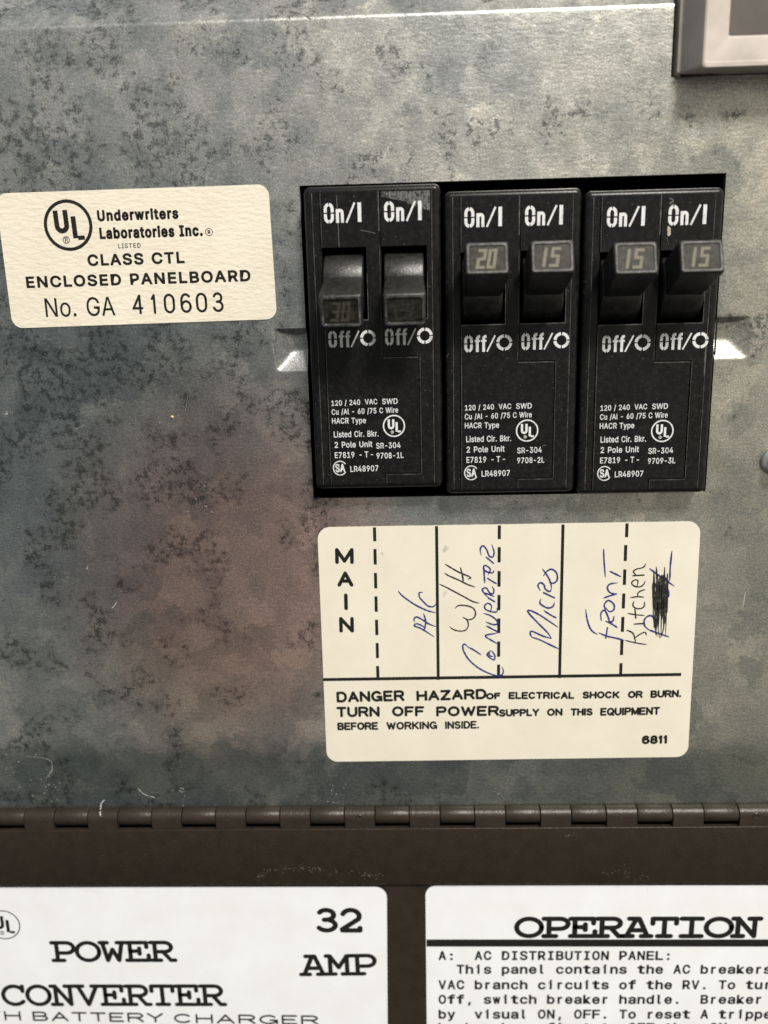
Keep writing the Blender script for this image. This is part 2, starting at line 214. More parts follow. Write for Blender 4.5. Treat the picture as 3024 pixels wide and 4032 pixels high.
 'G': (260, '/M-{/8-|/$.&.n./.^.;.O.J.E.].=.q.8/-.6/F.8/a.=/x.E01.O0C.^0R.m0_/#0h/70m/K0o/Y0n/f0l/r0i/}0d0,0_060W0>0O0F0F0M0<0R020V0&0Y/v08/v05/~020*0.010)070$0</z0A/t0F/m0I/f0L/^0N/T0O/L0P/=0O//0K/#0D.s0;.i00.a/~.[/n.W/[.V/F.W/2.[.{.b.k.j.^.t.Q/#.H/0.B/>.>/M.</[.=/i.A/t.F0#.M0+.U02.a07.m0:.z0;/,0E/+/T/+/T/G0[/G0[/+0Y.s0U.a0M.O0C.A07.50(.+/t.$/b-|', ".3.5.4.3.6.5.2.6.3.2.7.6.2.8.7.1.8.2.1.9.8.0.9.1.0.:.9.0.;.:./.N.0.N.M.0.M.;.0.L.;.M.K.;.L.K.<.;./.O.N.J.<.K.I.<.J./.P.O.H.<.I.H.=.<.G.=.H./.Q.P...Q./.F.=.G.E.=.F.E.>.=...R.Q.D.>.E.D.?.>.-.R...C.?.D.-.S.R.B.?.C.B.@.?.A.@.B.-.T.S.,.T.-.,.U.T.+.U.,.+.V.U.k.m.l.k.i.m.i.n.m.*.V.+.*.W.V.*.X.W.).X.*.k.h.i.j.n.i.j.o.n.h.j.k.h.o.j.).Y.X.g.o.h.g.p.o.(.Y.).f.p.g.(.Z.Y.f.q.p.e.q.f.(.[.Z.'.[.(.d.q.e.'.].[.d.r.q.c.r.d.&.].'.&.^.].b.r.c.&._.^.b.s.r.a.s.b.&.`._.`.s.a.&.s.`.%.s.&.%.t.s.$.t.%.$.u.t.#.u.$.#.v.u-~.v.#"),
 'H': (258, '.@-~.@0k.a0k.a/W00/W000k0P0k0P-~00-~00/;.a/;.a-~', "-~.$.#-~.%.$.&.(.'.&.).(-~.,.%.,.&.%.,.+.&.+.).&-~.-.,.*.).+"),
 'I': (150, '.2-~.2.?.^.?.^0N.20N.20k/N0k/N0N.~0N.~.?/N.?/N-~', ".&.(.'.&.).(.%.).&.$.*.%.*.).%.$.+.*-~.$.#-~.+.$-~.,.+-~.-.,"),
 'L': (196, '.@-~.@0k.a0k.a.?/}.?/}-~', "-~.$.#-~.%.$-~.&.%-~.'.&"),
 'M': (314, '.@-~.@0k.o0k/R/%/S.|/U.x/W.r/Y.m/[.g/^.`/`.Y/b.R/d.L/f.F/g.@/i.:/b.:/c.@/e.E/g.K/i.R/k.X/m.`/o.f/q.l/s.r/u.x/w.|/x/%0Z0k1-0k1--~0i-~0i/X0i/_0i/e0i/k0i/r0i/y0j0$0j0,0j030j0;0j0B0j0I0j0Q0m0Q0k0I0h0A0f090c010a0)0^/}0Z/v0X/o0V/i0T/c0R/^0P/X/s-~/V-~.x/X.v/^.u/c.s/h.p/o.n/u.k/}.i0(.f00.d08.a0@.^0H.Z0Q.^0Q._0J._0C._0<._05._0-._0&.`/z.`/s.`/l.`/f.`/_.`/X.`-~', "-~.l.#.l.$.#.l.m.$.m.%.$.>.O.?.O.@.?.O.P.@.P.A.@-~.k.l.n.%.m.>.N.O.Q.A.P.o.%.n.>.R.N.R.M.N.R.M.Q.M.A.Q-~.o.k.o.j.k-~.p.o.j.%.o.L.A.M.>.S.R.i.%.j-~.q.p.K.A.L.>.T.S.h.%.i-~.r.q.J.A.K.>.U.T.g.%.h-~.s.r.I.A.J.>.V.U.f.%.g-~.t.s.H.A.I.>.W.V.e.%.f-~.u.t.G.A.H.>.X.W.d.%.e-~.v.u.F.A.G.>.Y.X.c.%.d-~.w.v.E.A.F.>.Z.Y.b.%.c-~.x.w.D.A.E.>.[.Z.a.%.b-~.y.x.C.A.D.>.].[.`.%.a-~.z.y._.%.`.>.^.].B.A.C._.&.%.=.^.>._.'.&.<.^.=._.(.'.;.^.<._.).(.:.^.;._.*.).9.^.:._.+.*.8.^.9._.,.+.7.^.8._.-.,.6.^.7._...-.5.^.6._.4...4./...4./.5./.^.5.0.^./._.3.4.1.^.0._.2.3._.1.2._.^.1"),
 'N': (262, '.@-~.@0k.g0k/t.~/v.z/z.u/}.n0%.h0).`0..W02.O07.F0;.=06.=06.F05.O04.X04.b04.j04.r03.y03/#03/(030k0T0k0T-~0--~/,/X/(/`/$/f.|/m.w/u.r/}.m0+.g05.`0A.X0N._0O._0C.`07.`0,.a/~.a/t.a/l.a/e.a/^.a/X.a-~', "-~.F.#.F.$.#.F.G.$.G.%.$.8.:.9.8.;.:.H.%.G-~.H.F.H.E.F-~.I.H.E.%.H.D.%.E-~.J.I.C.%.D-~.K.J.B.%.C-~.L.K.A.%.B.@.%.A-~.M.L.?.%.@-~.N.M.>.%.?-~.O.N.=.%.>-~.P.O-~.Q.P.<.%.=.7.;.8.6.;.7.<.&.%.<.'.&.5.;.6.<.(.'.4.;.5.<.).(.3.;.4.<.*.).2.;.3.<.+.*.1.;.2.<.,.+.0.-.1.-.;.1.<.0.,.0.-.,...;.-.<./.0./.;...<.;./"),
 'O': (267, '/L-{/7-|/$.&.n...^.;.P.J.E.].=.q.8/,.6/F.8/a.=/x.E01.P0C.^0R.n0_/$0h/70m/L0o/c0m/v0h0,0_0<0R0I0C0T010]/x0b/a0d/F0b/,0].q0T.]0I.J0<.;0,../v.&/c-|/L.</[.>/j.B/w.H0&.Q00.]08.k0>.{0B/10C/F0B/[0>/n08/~00000&0;/w0D/j0K/[0O/L0P/>0O/00K/#0D.t0;.j00.b/~.[/n.W/[.V/F.W/1.[.{.b.k.j.].t.Q/#.H/0.B/>.>', ".3.5.4.2.5.3.2.6.5.1.6.2.1.7.6.0.7.1.0.8.7./.Y.0.Y.X.0.X.8.0.X.W.8.W.9.8.V.9.W./.Z.Y.U.9.V./.[.Z.T.9.U./.].[.T.:.9...]./.S.:.T...^.].-.^...S.;.:.R.;.S.-._.^.Q.;.R.-.`._.,.`.-.Q.<.;.P.<.Q.,.a.`.+.a.,.P.=.<.O.=.P.+.b.a.*.b.+.*.c.b.N.=.O.N.>.=.*.d.c.M.>.N.).d.*.M.?.>.).e.d.L.?.M.(.e.).L.@.?.(.f.e.K.@.L.(.g.f.J.@.K.'.g.(.J.A.@.'.h.g.I.A.J.I.B.A.&.h.'.&.i.h.H.B.I.&.j.i.G.B.H.&.F.j.F.B.G.&.B.F.&.C.B.%.C.&.$.C.%.$.D.C.#.D.$.#.E.D.#-~.E"),
 'P': (222, ".@-~.@0k/=0k/O0j/`0g/n0a/z0X0'0N0/0C0406070)08/v07/g04/X0//L0'/@/z/7/n///`/)/O/%/=/$.Y/$.Y/@/;/@/H/A/R/C/]/G/d/L/j/R/o/Z/r/c/t/l/t/v/t0$/r0-/o05/j0</d0B/[0G/R0K/H0M/;0N.a0N.a-~", "-~.L.#.L.$.#.L.%.$.L.&.%.L.'.&.L.(.'.L.).(.L.K.).K.J.).J.*.)-~.8.L.8.M.L.I.*.J.H.*.I.G.*.H.G.+.*.F.+.G.E.+.F.E.,.+.D.,.E.C.,.D.C.-.,.B.-.C.A.-.B.A...-.@...A.@./...?./.@.>./.?.>.0./.=.0.>.<.0.=.<.1.0.;.1.<.:.1.;.9.1.:.9.2.1-~.7.8.M.9.8.M.6.9.6.2.9.6.3.2.6.4.3.6.5.4-~.6.7-~.M.6"),
 'R': (224, '.@-~.@0k/=0k/O0j/a0g/o0a/z0Y0(0O0/0E0408080+09/x08/i04/[0//O0(/D/z/;/n/4/`/./O/+/=/*.R/*.R/G/</G/H/G/S/I/]/L/d/Q/j/V/o/^/r/f/t/o/u/x/t0&/r0./o06/j0=/d0C/]0H/S0K/H0M/;0N.a0N.a-~/y-~/:/:/_/:0B-~', "-~.8.#.8.L.#.L.$.#.L.%.$.L.&.%.L.'.&.L.(.'.L.).(.L.K.).K.J.).J.*.).8.M.L.I.*.J.H.*.I.G.*.H.G.+.*.F.+.G.E.+.F.E.,.+.D.,.E.C.,.D.C.-.,.B.-.C.A.-.B.A...-.@...A.@./...?./.@.>./.?.>.0./.=.0.>.<.0.=.<.1.0.;.1.<.:.1.;.9.1.:-~.7.8.M.9.8.M.O.9.O.1.9.O.2.1.O.P.2.P.3.2.M.6.O.6.N.O.Q.3.P.4.Q.3.5.Q.4.6.Q.5-~.6.7-~.M.6.N.Q.6"),
 'S': (223, "/7-z/%-{.q-~.c.'.U.-.K.6.B.@.;.L.7.X.5.g.V.g.X.^.[.U.a.N.g.H.n.C.v.?/#.=/-.;/7.;/B.;/L.=/V.@/_.D/g.J/m.P/q.W/t.`/u.i/t.p/r.w/n.|/i/%/c/*/[/-/S/1/K/3/A/6/#/?.k/E.Z/N.M/X.D/d.>/r.<0&.=04.A0A.G0L.P0V.[0_.h0f.v0k/(0n/90o/I0n/X0k/f0f/r0_/|0V0)0L0/0A0306040)/q0)/n05/h0?/_0G/S0M/F0P/70Q/-0Q/#0O.w0L.o0H.i0C.c0=.`07.]0/.]0(.]/|.`/u.d/o.j/j.q/f.x/b/#/_/*/]/1/Z/K/S/S/P/[/N/d/K/l/G/t/C/{/>0&/80,/101/*05.}07.s08.h07.Z03.M0-.B0%.7/v.//j.'/Z-~/I-{", ".V.X.W.U.X.V.U.Y.X.T.Y.U.T.Z.Y.S.Z.T.S.[.Z.R.[.S.R.].[.R.^.].Q.i.R.i.h.R.h.^.R.g.^.h.Q.j.i.f.^.g.Q.k.j.e.^.f.e._.^.P.k.Q.P.l.k.P.m.l.d._.e.P.n.m.d.`._.O.n.P.c.`.d.O.o.n.O.p.o.c.a.`.b.a.c.N.p.O.N.q.p.N.r.q.M.r.N.M.s.r.M.t.s.L.t.M.L.u.t.L.v.u.L.w.v.K.w.L.K.x.w.K.y.x.K.z.y.K.{.z.J.{.K.J.|.{.J.}.|.J.~.}.I.~.J.I/#.~.I/$/#.H/$.I.H/%/$.G/%.H.G/&/%.G/'/&.F/'.G.E/'.F.E/(/'.D/(.E.C/(.D.C/)/(.B/).C.A/).B.A/*/).@/*.A.?/*.@.?/+/*.>/+.?.=/+.>.=/,/+.*.,.+.*.-.,.</,.=.*...-.</-/,.)...*.;/-.<.)./...:/-.;.).0./.:/./-.(.0.).9/..:.(.1.0.8/..9.(.2.1.8///..7//.8.'.2.(.'.3.2.6//.7.'.4.3.5//.6.'.5.4.'//.5.'/0//.&/0.'.&/1/0.%/1.&.%/2/1.$/2.%.$/3/2.#/3.$.#-~/3"),
 'T': (224, ".20N.20k0<0k0<0N/G0N/G-~/'-~/'0N", "-~.$.#-~.%.$.).%-~.(.&.).&.%.).(.'.&"),
 'U': (259, '/H-z/5-{/$.#.p.*.b.3.V.=.L.J.F.X.A.i.@.z.@0k.a0k.a.|.b.p.e.e.i.[.p.R.w.J/%.D//.?/;.=/H.</V.=/c.?/m.D/w.J/~.R0(.[0-.e0/.p00.|000k0Q0k0Q.z0O.i0K.X0D.J0;.=0/.3/~.*/n.#/]-{', ".+.-.,.+...-.@.B.A.@.C.B.+./...?.C.@.*./.+.?.D.C.*.0./.>.D.?.).0.*.>.E.D.=.E.>.).1.0.).2.1.<.E.=.(.2.).<.F.E.(.3.2.;.F.<.(.4.3.:.F.;.'.4.(.:.G.F.'.5.4.9.G.:.'.6.5.8.G.9.8.H.G.&.6.'.&.7.6.7.H.8.&.H.7.%.H.&.%.I.H.$.I.%.$.J.I.#.J.$.#.K.J-~.K.#"),
 'V': (240, "/--~.*0k.L0k/'/./*/%/..u/3.h/8.W/=.E/C.1/<.1/B.F/H.X/L.h/Q.u/U/%/X/.010k0S0k/R-~", "-~.$.#-~.%.$.2.4.3.2.5.4-~.&.%.1.5.2.0.5.1-~.'.&./.5.0-~.(.'...5./-~.).(.-.5..-~.*.).,.+.-.+.5.--~.+.*-~.5.+"),
 'W': (343, ".q-~.*0k.K0k.u/).w.}.y.t.{.l.}.c/#.Y/$.Q/&.H/(.?/).6/&.6/'.?/).H/+.Q/-.Y//.c/1.l/3.t/5.}/7/)/a0k0*0k0S/)0U.}0W.t0Y.l0[.c0^.Y0`.Q0b.H0d.?0f.60a.60c.?0e.H0f.Q0h.Y0j.c0l.l0n.t0p.}0r/)1?0k1a0k0v-~0P-~0$/i/}/t/z0$/x00/u0=/r0J/p0Y/w0Y/t0K/r0>/o01/m0%/j/u/g/i/:-~", "-~.$.#-~.%.$.8.Y.9.Y.:.9.Y.Z.:.Z.;.:.N.P.O.N.Q.P.8.X.Y.[.;.Z.].W.[.W.;.[.8.].X.].W.X.8.^.].V.;.W.8._.^.U.;.V.8.`._.T.;.U.8.a.`.S.;.T.8.b.a.R.;.S-~.&.%.7.b.8.R.<.;.M.Q.N-~.'.&.6.b.7.R.=.<.L.Q.M-~.(.'.5.b.6.R.>.=.K.Q.L-~.).(.4.b.5.R.?.>.J.Q.K-~.*.).3.b.4.R.@.?.I.Q.J-~.+.*.2.b.3.R.A.@.H.Q.I-~.,.+.1.b.2.R.B.A.G.Q.H-~.0.,.0.-.,.R.F.B.F.C.B.0.-.1.-.b.1.F.C.G.C.Q.G...b.-.D.Q.C-~./.0.R.E.F-~.../-~.b...R.D.E.R.Q.D"),
 'Y': (236, "/--~/-//.*0k.P0k/'/t/,/k/2/c/6/Y/;/P/?/F/D/:/7/:/;/F/@/P/E/Y/I/c/N/l/S/t0+0k0P0k/M///M-~", ".#.%.$.#.&.%.3.5.4.3.6.5.#.'.&.2.6.3.1.6.2.#.(.'.0.6.1.#.).(./.6.0.#.*.)...+./.+.6./.#...*...+.*.#.-...,.6.+.#.,.-.#.6.,-~.6.#-~.7.6"),
 'a': (195, ".s-z.g-z.[-}.Q.$.H.*.@.0.:.8.5.B.2.L.1.X.2.c.4.l.8.s.<.z.B/#.I/(.P/+.X/..b/0.j/2.s/4.|/5/+/6/4/7/</8/B/9/H/;/L/</N/?/P/B/Q/F/Q/G/P/O/O/U/L/[/I/a/D/f/?/i/8/k/1/m/)/m.|/m.u/l.n/i.h/f.b/b.^/^.Y/Y.V/U.T/P.6/Y.</d.B/m.I/u.R/{.[0$.e0(.p0*.z0,/(0,//0,/70+/>0*/G0'/N0$/V/|/^/w/d/p/i/h/m/^/p/R/p/E/p-~/Q-~/Q.</O.</M.7/I.3/E../@.*/:.&/3.#/+-|.}-z.x.9/'.9/1.</9.?/@.D/F.J/K.Q/N.X/P.`/Q.h/Q/&/O/$/L/#/I.~/D.}/@.|/;.{/5.z/0.y/+.y/&.x.~.w.{.w.t.v.m.t.f.r.`.p.Z.m.V.i.R.d.Q.^.P.V.P.P.R.K.U.F.Y.B.^.?.d.<.j.:.q.9", ".]._.^.].`._.[.`.].[.a.`.Z.a.[.Z.b.a.Y.b.Z.Y.c.b.Y.d.c.X.d.Y.X.e.d.W.e.X.W.f.e.V.f.W.V.J.f.J.I.f.I.g.f.U.K.V.K.J.V.U.L.K.H.g.I.U.M.L.G.g.H.U.N.M.F.g.G.F.h.g.U.O.N.E.h.F.T.O.U.T.P.O.D.h.E.D.i.h.T.Q.P.C.i.D.T.R.Q.S.R.T.B.i.C.B.j.i.A.j.B.@.j.A.?.j.@.?.k.j.>.k.?.=.k.>.</%.=/%.k.=.;/%.<.:/%.;.9/%.:.8/%.9.7/%.8.6/%.7.5/%.6.4/%.5.3/%.4.2/%.3.1/%.2.0/%.1.0/&/%/$.k/%.0/'/&.0/(/'.//(.0.//)/(.//*/).//+/*.//,/+.//-/,../-./.././-..///.../0//../1/0../2/1../3/2../4/3.-/4...-/5/4.-/6/5.-/7/6.,/7.-.,/8/7/#.k/$.,/9/8.+/9.,.~.k/#.+/:/9.*/:.+.}.k.~.*/;/:.|.k.}.*/</;.)/<.*.)/=/<.{.m.|.m.k.|.)/>/=.z.m.{.)/?/>.(/?.).y.n.z.n.m.z.(/@/?.(/A/@.y.o.n.l.k.m.x.o.y.(/B/A.w.o.x.(.w/B.(.o.w.'.o.(.'.p.o.'.q.p.&.q.'.&.r.q.&.s.r.%.s.&.%.t.s.$.t.%.$.u.t.#.u.$.#.v.u-~.v.#"),
 'b': (212, "/:-z//-{/%-}.y.$.r.(.m.-.h.2.d.7.a.;.^.?.Z.?.Z-~.<-~.<0k.[0k.[/h.^/h.a/l.d/p.h/u.l/z.r/~.y0&/%0*/.0,/:0,/I0+/W0'/d/|/p/s/y/h0%/Y0+/J0./80//%0..n0+.]0%.L/y.?/p.3/e.*/W.#/I-{/5.9/@.:/J.>/S.C/Z.J/a.R/f.]/i.i/k.u/l/&/k/3/i/?/f/J/a/S/Z/]/S/d/J/i/@/l/5/m/*/l.|/i.t/d.l/].f/T.a/J.^/?.[/3.Z/&.[.t.^.h.b.].f.R.l.I.t.B.|.=/*.:", "...0./...1.0.:.<.;.9.<.:.9.=.<.8.=.9.8.>.=.7.>.8.6.>.7.6.?.>.5.?.6.4.?.5.4.`.?.`.@.?.3.`.4.3.a.`._.@.`.3.b.a.^.@._.2.b.3.2.c.b.].@.^.].A.@...2.1...g.2.g.f.2.f.e.2.e.d.2.d.c.2.[.A.].Z.A.[.Z.B.A.Y.B.Z.Y.C.B.X.C.Y...h.g.W.C.X.W.D.C...i.h.V.D.W...j.i.U.D.V.U.E.D.T.E.U...k.j.T.F.E.S.F.T...l.k.R.F.S.R.G.F...m.l.Q.G.R...,.m.,.n.m.Q.H.G.P.H.Q.,.o.n.O.H.P.,.+.o.+.p.o...-.,.*.p.+.O.I.H.N.I.O.*.q.p.).q.*.M.I.N.).M.q.).I.M.(.I.).(.J.I.'.J.(.&.J.'.&.K.J.%.K.&.$.K.%.$.L.K.#.L.$.#-~.L"),
 'c': (198, "//-z.z-{.k.#.].*.P.3.F.?.>.M.8.].4.n.3/%.4/8.8/I.>/Y.F/g.P/s.]/|.k0'.z0+//0,/80,/A0+/I0)/Q0&/Y/~/a/z/g/u/m/o/r/i/v/b/z/Y/}/Q/_/J/^/O/[/S/X/X/U/]/R/`/N/c/J/f/E/i/@/j/;/l/5/m///m/#/l.t/i.l/c.d/[.^/R.X/H.U/=.S/1.R/%.S.t.U.i.X.^.^.S.d.J.l.C.t.>/#.://.9/5.:/;.:/@.</E.>/J.@/N.C/R.F/V.J/Y.N/[.S/^.X/`.^/}.U/{.M/w.E/s.>/m.8/h.2/a.-/Y.(/Q.%/I-~/A-|/8-z", ".3.5.4.3.6.5.2.6.3.2.7.6.2.8.7.1.8.2.1.9.8.1.:.9.0.:.1.0.;.:.0.<.;./.M.0.M.<.0.M.L.<.L.=.<./.N.M.K.=.L./.O.N.J.=.K.I.=.J.I.>.=./.P.O.H.>.I...P./.G.>.H.F.>.G...Q.P.F.?.>.E.?.F.D.?.E...R.Q.D.@.?.-.R...C.@.D.B.@.C.-.S.R.B.A.@.,.S.-.,.T.S.,.U.T.+.U.,.+.V.U.*.V.+.*.W.V.*.X.W.).X.*.).Y.X.).Z.Y.k.m.l.(.Z.).j.m.k.j.n.m.i.n.j.(.[.Z.h.n.i.h.o.n.'.[.(.'.].[.g.o.h.f.o.g.f.p.o.e.p.f.'.^.].d.p.e.&.^.'.d.q.p.c.q.d.&._.^.b.q.c.a.q.b.&.`._.`.q.a.&.q.`.&.r.q.%.r.&.%.s.r.%.t.s.$.t.%.$.u.t.$.v.u.#.v.$.#.w.v.#.x.w-~.x.#"),
 'd': (212, "/)-z.u-{.g.#.Z.*.N.3.E.?.=.L.8.].4.n.3/%.4/8.8/J.=/Y.E/h.O/s.Z/|.h0'.v0+/)0,/40,/=0*/E0&/L/~/R/z/W/u/Z/p/_/l/a/h/c/h/c0k0&0k0&-~/d-~/d.?/a.?/_.;/Z.7/V.2/R.-/L.(/E.$/=-}/4-{/-.9/8.:/B.=/K.B/R.I/X.R/^.]/a.h/c.t/d/&/c/3/a/?/^/J/X/T/R/]/K/d/B/i/8/l/-/m.~/l.t/i.k/d.d/].^/S.X/J.U/?.S/3.R/&.S.u.U.i.X.].^.R.d.J.l.C.t.>.~.:", ".>.@.?.>.A.@.3.5.4.3.6.5.2.6.3.2.7.6.1.7.2.1.8.7.1.9.8.0.9.1.0.:.9.0.;.:./.`.0.`.;.0.`.<.;./.a.`._.<.`.^.<._./.b.a.^.=.<.].=.^./.c.b...c./.].>.=.].[.>.[.Z.>.Z.Y.>.Y.X.>.X.A.>...d.c...e.d.-.e...-.f.e.,.f.-.,.g.f.W.A.X.,.h.g.+.h.,.V.A.W.+.i.h.+.j.i.U.A.V.*.j.+.*.k.j.T.A.U.).k.*.).l.k.S.A.T.).m.l.(.m.).R.A.S.(.n.m.Q.C.R.C.A.R.'.n.(.'.o.n.P.C.Q.'.p.o.O.D.P.D.C.P.O.E.D.B.A.C.&.p.'.&.q.p.N.E.O.N.F.E.&.M.q.M.F.N.&.F.M.&.G.F.%.G.&.%.H.G.%.I.H.$.I.%.$.J.I.$.K.J.#.K.$.#.L.K-~.L.#"),
 'e': (202, "/1-z.{-{.l.#.].*.P.3.F.?.>.L.8.].4.n.3/$.4/7.8/H.>/X.F/g.P/r.]/|.j0'.y0+/.0,/80,/B0*/L0'/U0#/_/y/h/r/o/j/u/`/{/T/~/G0%/80&/(0&.x.G.x.G/5/q/5/c/,/b/8/`/C/]/M/W/V/Q/_/J/e/B/i/8/l/./m/#/l.u/i.l/e.e/_.^/V.X/N.U/D.S/;.R/0.R.|.S.n.U.c.Y.W.`.N.f.G.o.A.x.</&.:/1.9/9.9/?.;/F.</L.?/Q.B/V.F/Z.K/^.Q/a.W/~.O/{.F/v.=/p.6/h.//_.)/T.$/I-}/>-{", ".3.5.4.3.6.5.2.6.3.2.7.6.2.8.7.1.8.2.1.9.8.0.9.1.0.:.9.0.;.:./.O.0.O.N.0.N.;.0.M.;.N.L.;.M./.P.O.L.<.;.K.<.L./.Q.P...Q./.J.<.K...R.Q.J.=.<.I.=.J...S.R.-.S...-.T.S.H.=.I.H.>.=.-.U.T.G.>.H.,.U.-.G.?.>.,.V.U.F.?.G.,.C.V.C.W.V.F.D.?.D.@.?.E.D.F.+.C.,.+.B.C.W.D.C.W.@.D.X.@.W.X.A.@.*.B.+.Y.A.X.*.A.B.*.Y.A.*.Z.Y.).Z.*.).[.Z.(.[.).(.].[.j.l.k.i.l.j.i.m.l.(.^.].'.^.(.h.m.i.'._.^.g.m.h.g.n.m.f.n.g.'.`._.e.n.f.&.`.'.e.o.n.&.a.`.d.o.e.c.o.d.&.b.a.b.o.c.&.o.b.&.p.o.%.p.&.%.q.p.$.q.%.$.r.q.$.s.r.#.s.$.#.t.s-~.t.#"),
 'f': (127, '/90*/9/l.%/l.%0*.J-~.J0D.K0N.N0W.R0`.W0g._0l.g0p.o0s.x0u/%0v/+0v/10u/60t/:0s/>0r/@0q/90V/70W/50W/20X/00Y/,0Y/(0Y.|0X.u0V.p0R.m0M.k0F.j0=.j-~', "./.1.0./.2.1...2./...3.2...4.3.-.4...-.5.4.-.6.5.-.7.6.,.7.-.+.9.,.9.8.,.8.7.,.*.;.+.;.:.+.:.9.+.).=.*.=.<.*.<.;.*.).>.=.).?.>.(.?.).(.@.?.(.A.@.'.A.(.'.B.A.'.C.B.&.C.'.&.D.C.$-~.%.$.#-~"),
 'h': (205, ".[/8.[-~.<-~.<0k.[0k.[/W.U/W.]/g.e/t.o/}.z0'/+0+/90,/E0+/P0)/[0$/e/z/l/r/r/h/w/]/z/N/{/?/{-~/[-~/[/=/Z/J/V/V/O/`/G/g/</k/0/m/'/l.{/j.s/g.m/b.g/[.b/T._/L.]/C", ".$.&.%.$.(.&.(.'.&.-./...-.0./.,.0.-.,.1.0.+.1.,.+.2.1.*.2.+.*.3.2.).A.*.A.3.*.A.@.3.@.4.3.?.4.@.).B.A.>.4.?.).C.B.>.5.4.(.C.).=.5.>.(.D.C.(.E.D.<.5.=.<.6.5.(.F.E.$.G.(.G.F.(.;.6.<.;.7.6.$.H.G.:.7.;.$-~.H.:.8.7.9.8.:.$.#-~"),
 'i': (83, '.L0I.F0J.A0L.=0O.90S.70X.70_.70d.90i.=0m.A0p.F0r.L0s.Q0r.V0p.[0m._0i.a0d.b0_.a0X._0S.[0O.V0L.Q0J.<-~.<0*.[0*.[-~', ".:.<.;.:.=.<.-./...,./.-.,.0./.+.0.,.+.1.0.*.1.+.*.2.1.).2.*.).3.2.(.3.).(.4.3.'.4.(.'.5.4.&.5.'.&.6.5.%.6.&.%.7.6.$.7.%.$.8.7.#.8.$.#.9.8-~.9.#"),
 'k': (190, ".Y.g.Y/1._/1/U0*/|0*/#/+.|/+.<-~.<0k.[0k.[-~/Z-~.m/$/'/90&-~", ".).+.*.).#.+.#.,.+.$.&.%.$./.&./.'.&.$.../.'.0./.)-~.#.,.$.#.,...$-~.'.(-~.0.'.,.-...).0-~.,.0.).-.0.,"),
 'l': (95, '.i-}.Z-~.O.&.G.,.A.5.=.?.<.L.<0k.[0k.[.S.[.L.].E._.A.b.>.f.=.l.<.o.<.q.<.s.<.u.=.v.=.x.=.}.#.{.#.w-~.t-~.p-}.l-}', ".(.*.).(.+.*.(.,.+.'.,.(.'.-.,.'...-.'./...&./.'.&.0./.6.8.7.5.8.6.4.8.5.&.1.0.3.8.4.2.8.3.1.8.2.&.8.1.%.8.&.$.8.%.#.8.$.#.9.8.#.:.9.#.;.:-~.;.#-~.<.;-~.=.<"),
 'n': (205, ".[/8.[-~.<-~.<0*.Z0*.Z/W.U/W.]/g.e/t.o/}.z0'/+0+/90,/E0+/P0)/Z0$/d/z/l/r/r/h/w/]/z/N/{/?/{-~/[-~/[/=/Z/J/V/V/O/`/G/g/</k/0/m/'/l.{/j.s/g.m/b.g/[.b/T._/L.]/C", ".-./...-.0./.,.0.-.$.&.%.$.(.&.(.'.&.,.1.0.+.1.,.+.2.1.*.2.+.*.3.2.).A.*.A.3.*.A.@.3.@.4.3.?.4.@.).B.A.>.4.?.).C.B.>.5.4.(.C.).=.5.>.(.D.C.(.E.D.<.5.=.<.6.5.(.F.E.$.G.(.G.F.(.;.6.<.;.7.6.$.H.G.:.7.;.$-~.H.:.8.7.9.8.:.$.#-~"),
 'o': (208, "//-z.z-{.k.#.].*.P.3.F.?.>.M.8.].4.n.3/%.4/8.8/I.>/Y.F/g.P/s.]/|.k0'.z0+//0,/?0+/O0'/]/|/i/s/s/g/|/Y0&/I0)/80+/%0).n0&.]/|.M/s.?/i.3/].*/O.#/?-{//.9/;.:/E.>/N.C/V.J/].S/b.^/e.i/g.t/h/%/g/1/e/=/b/H/]/R/V/[/N/c/E/i/;/l///m/#/l.t/i.l/c.d/[.^/R.X/H.U/=.S/1.R/%.S.t.U.i.X.^.^.S.d.J.l.C.t.>/#.:", ".3.5.4.2.5.3.2.6.5.1.6.2.1.7.6.0.7.1.0.8.7./.8.0./.X.8.X.9.8./.Y.X.W.9.X./.Z.Y.V.9.W./.[.Z.U.9.V...[./.U.:.9...].[.T.:.U...^.].S.:.T.-.^...S.;.:.-._.^.R.;.S.,._.-.R.<.;.,.`._.Q.<.R.,.a.`.P.<.Q.P.=.<.+.a.,.+.b.a.O.=.P.*.b.+.*.c.b.N.=.O.N.>.=.*.d.c.M.>.N.M.?.>.).d.*.).e.d.L.?.M.).f.e.K.?.L.(.f.).K.@.?.(.g.f.J.@.K.'.g.(.J.A.@.'.h.g.I.A.J.'.i.h.H.A.I.&.i.'.H.B.A.&.j.i.G.B.H.&.F.j.F.B.G.&.B.F.%.B.&.%.C.B.$.C.%.$.D.C.#.D.$.#.E.D-~.E.#"),
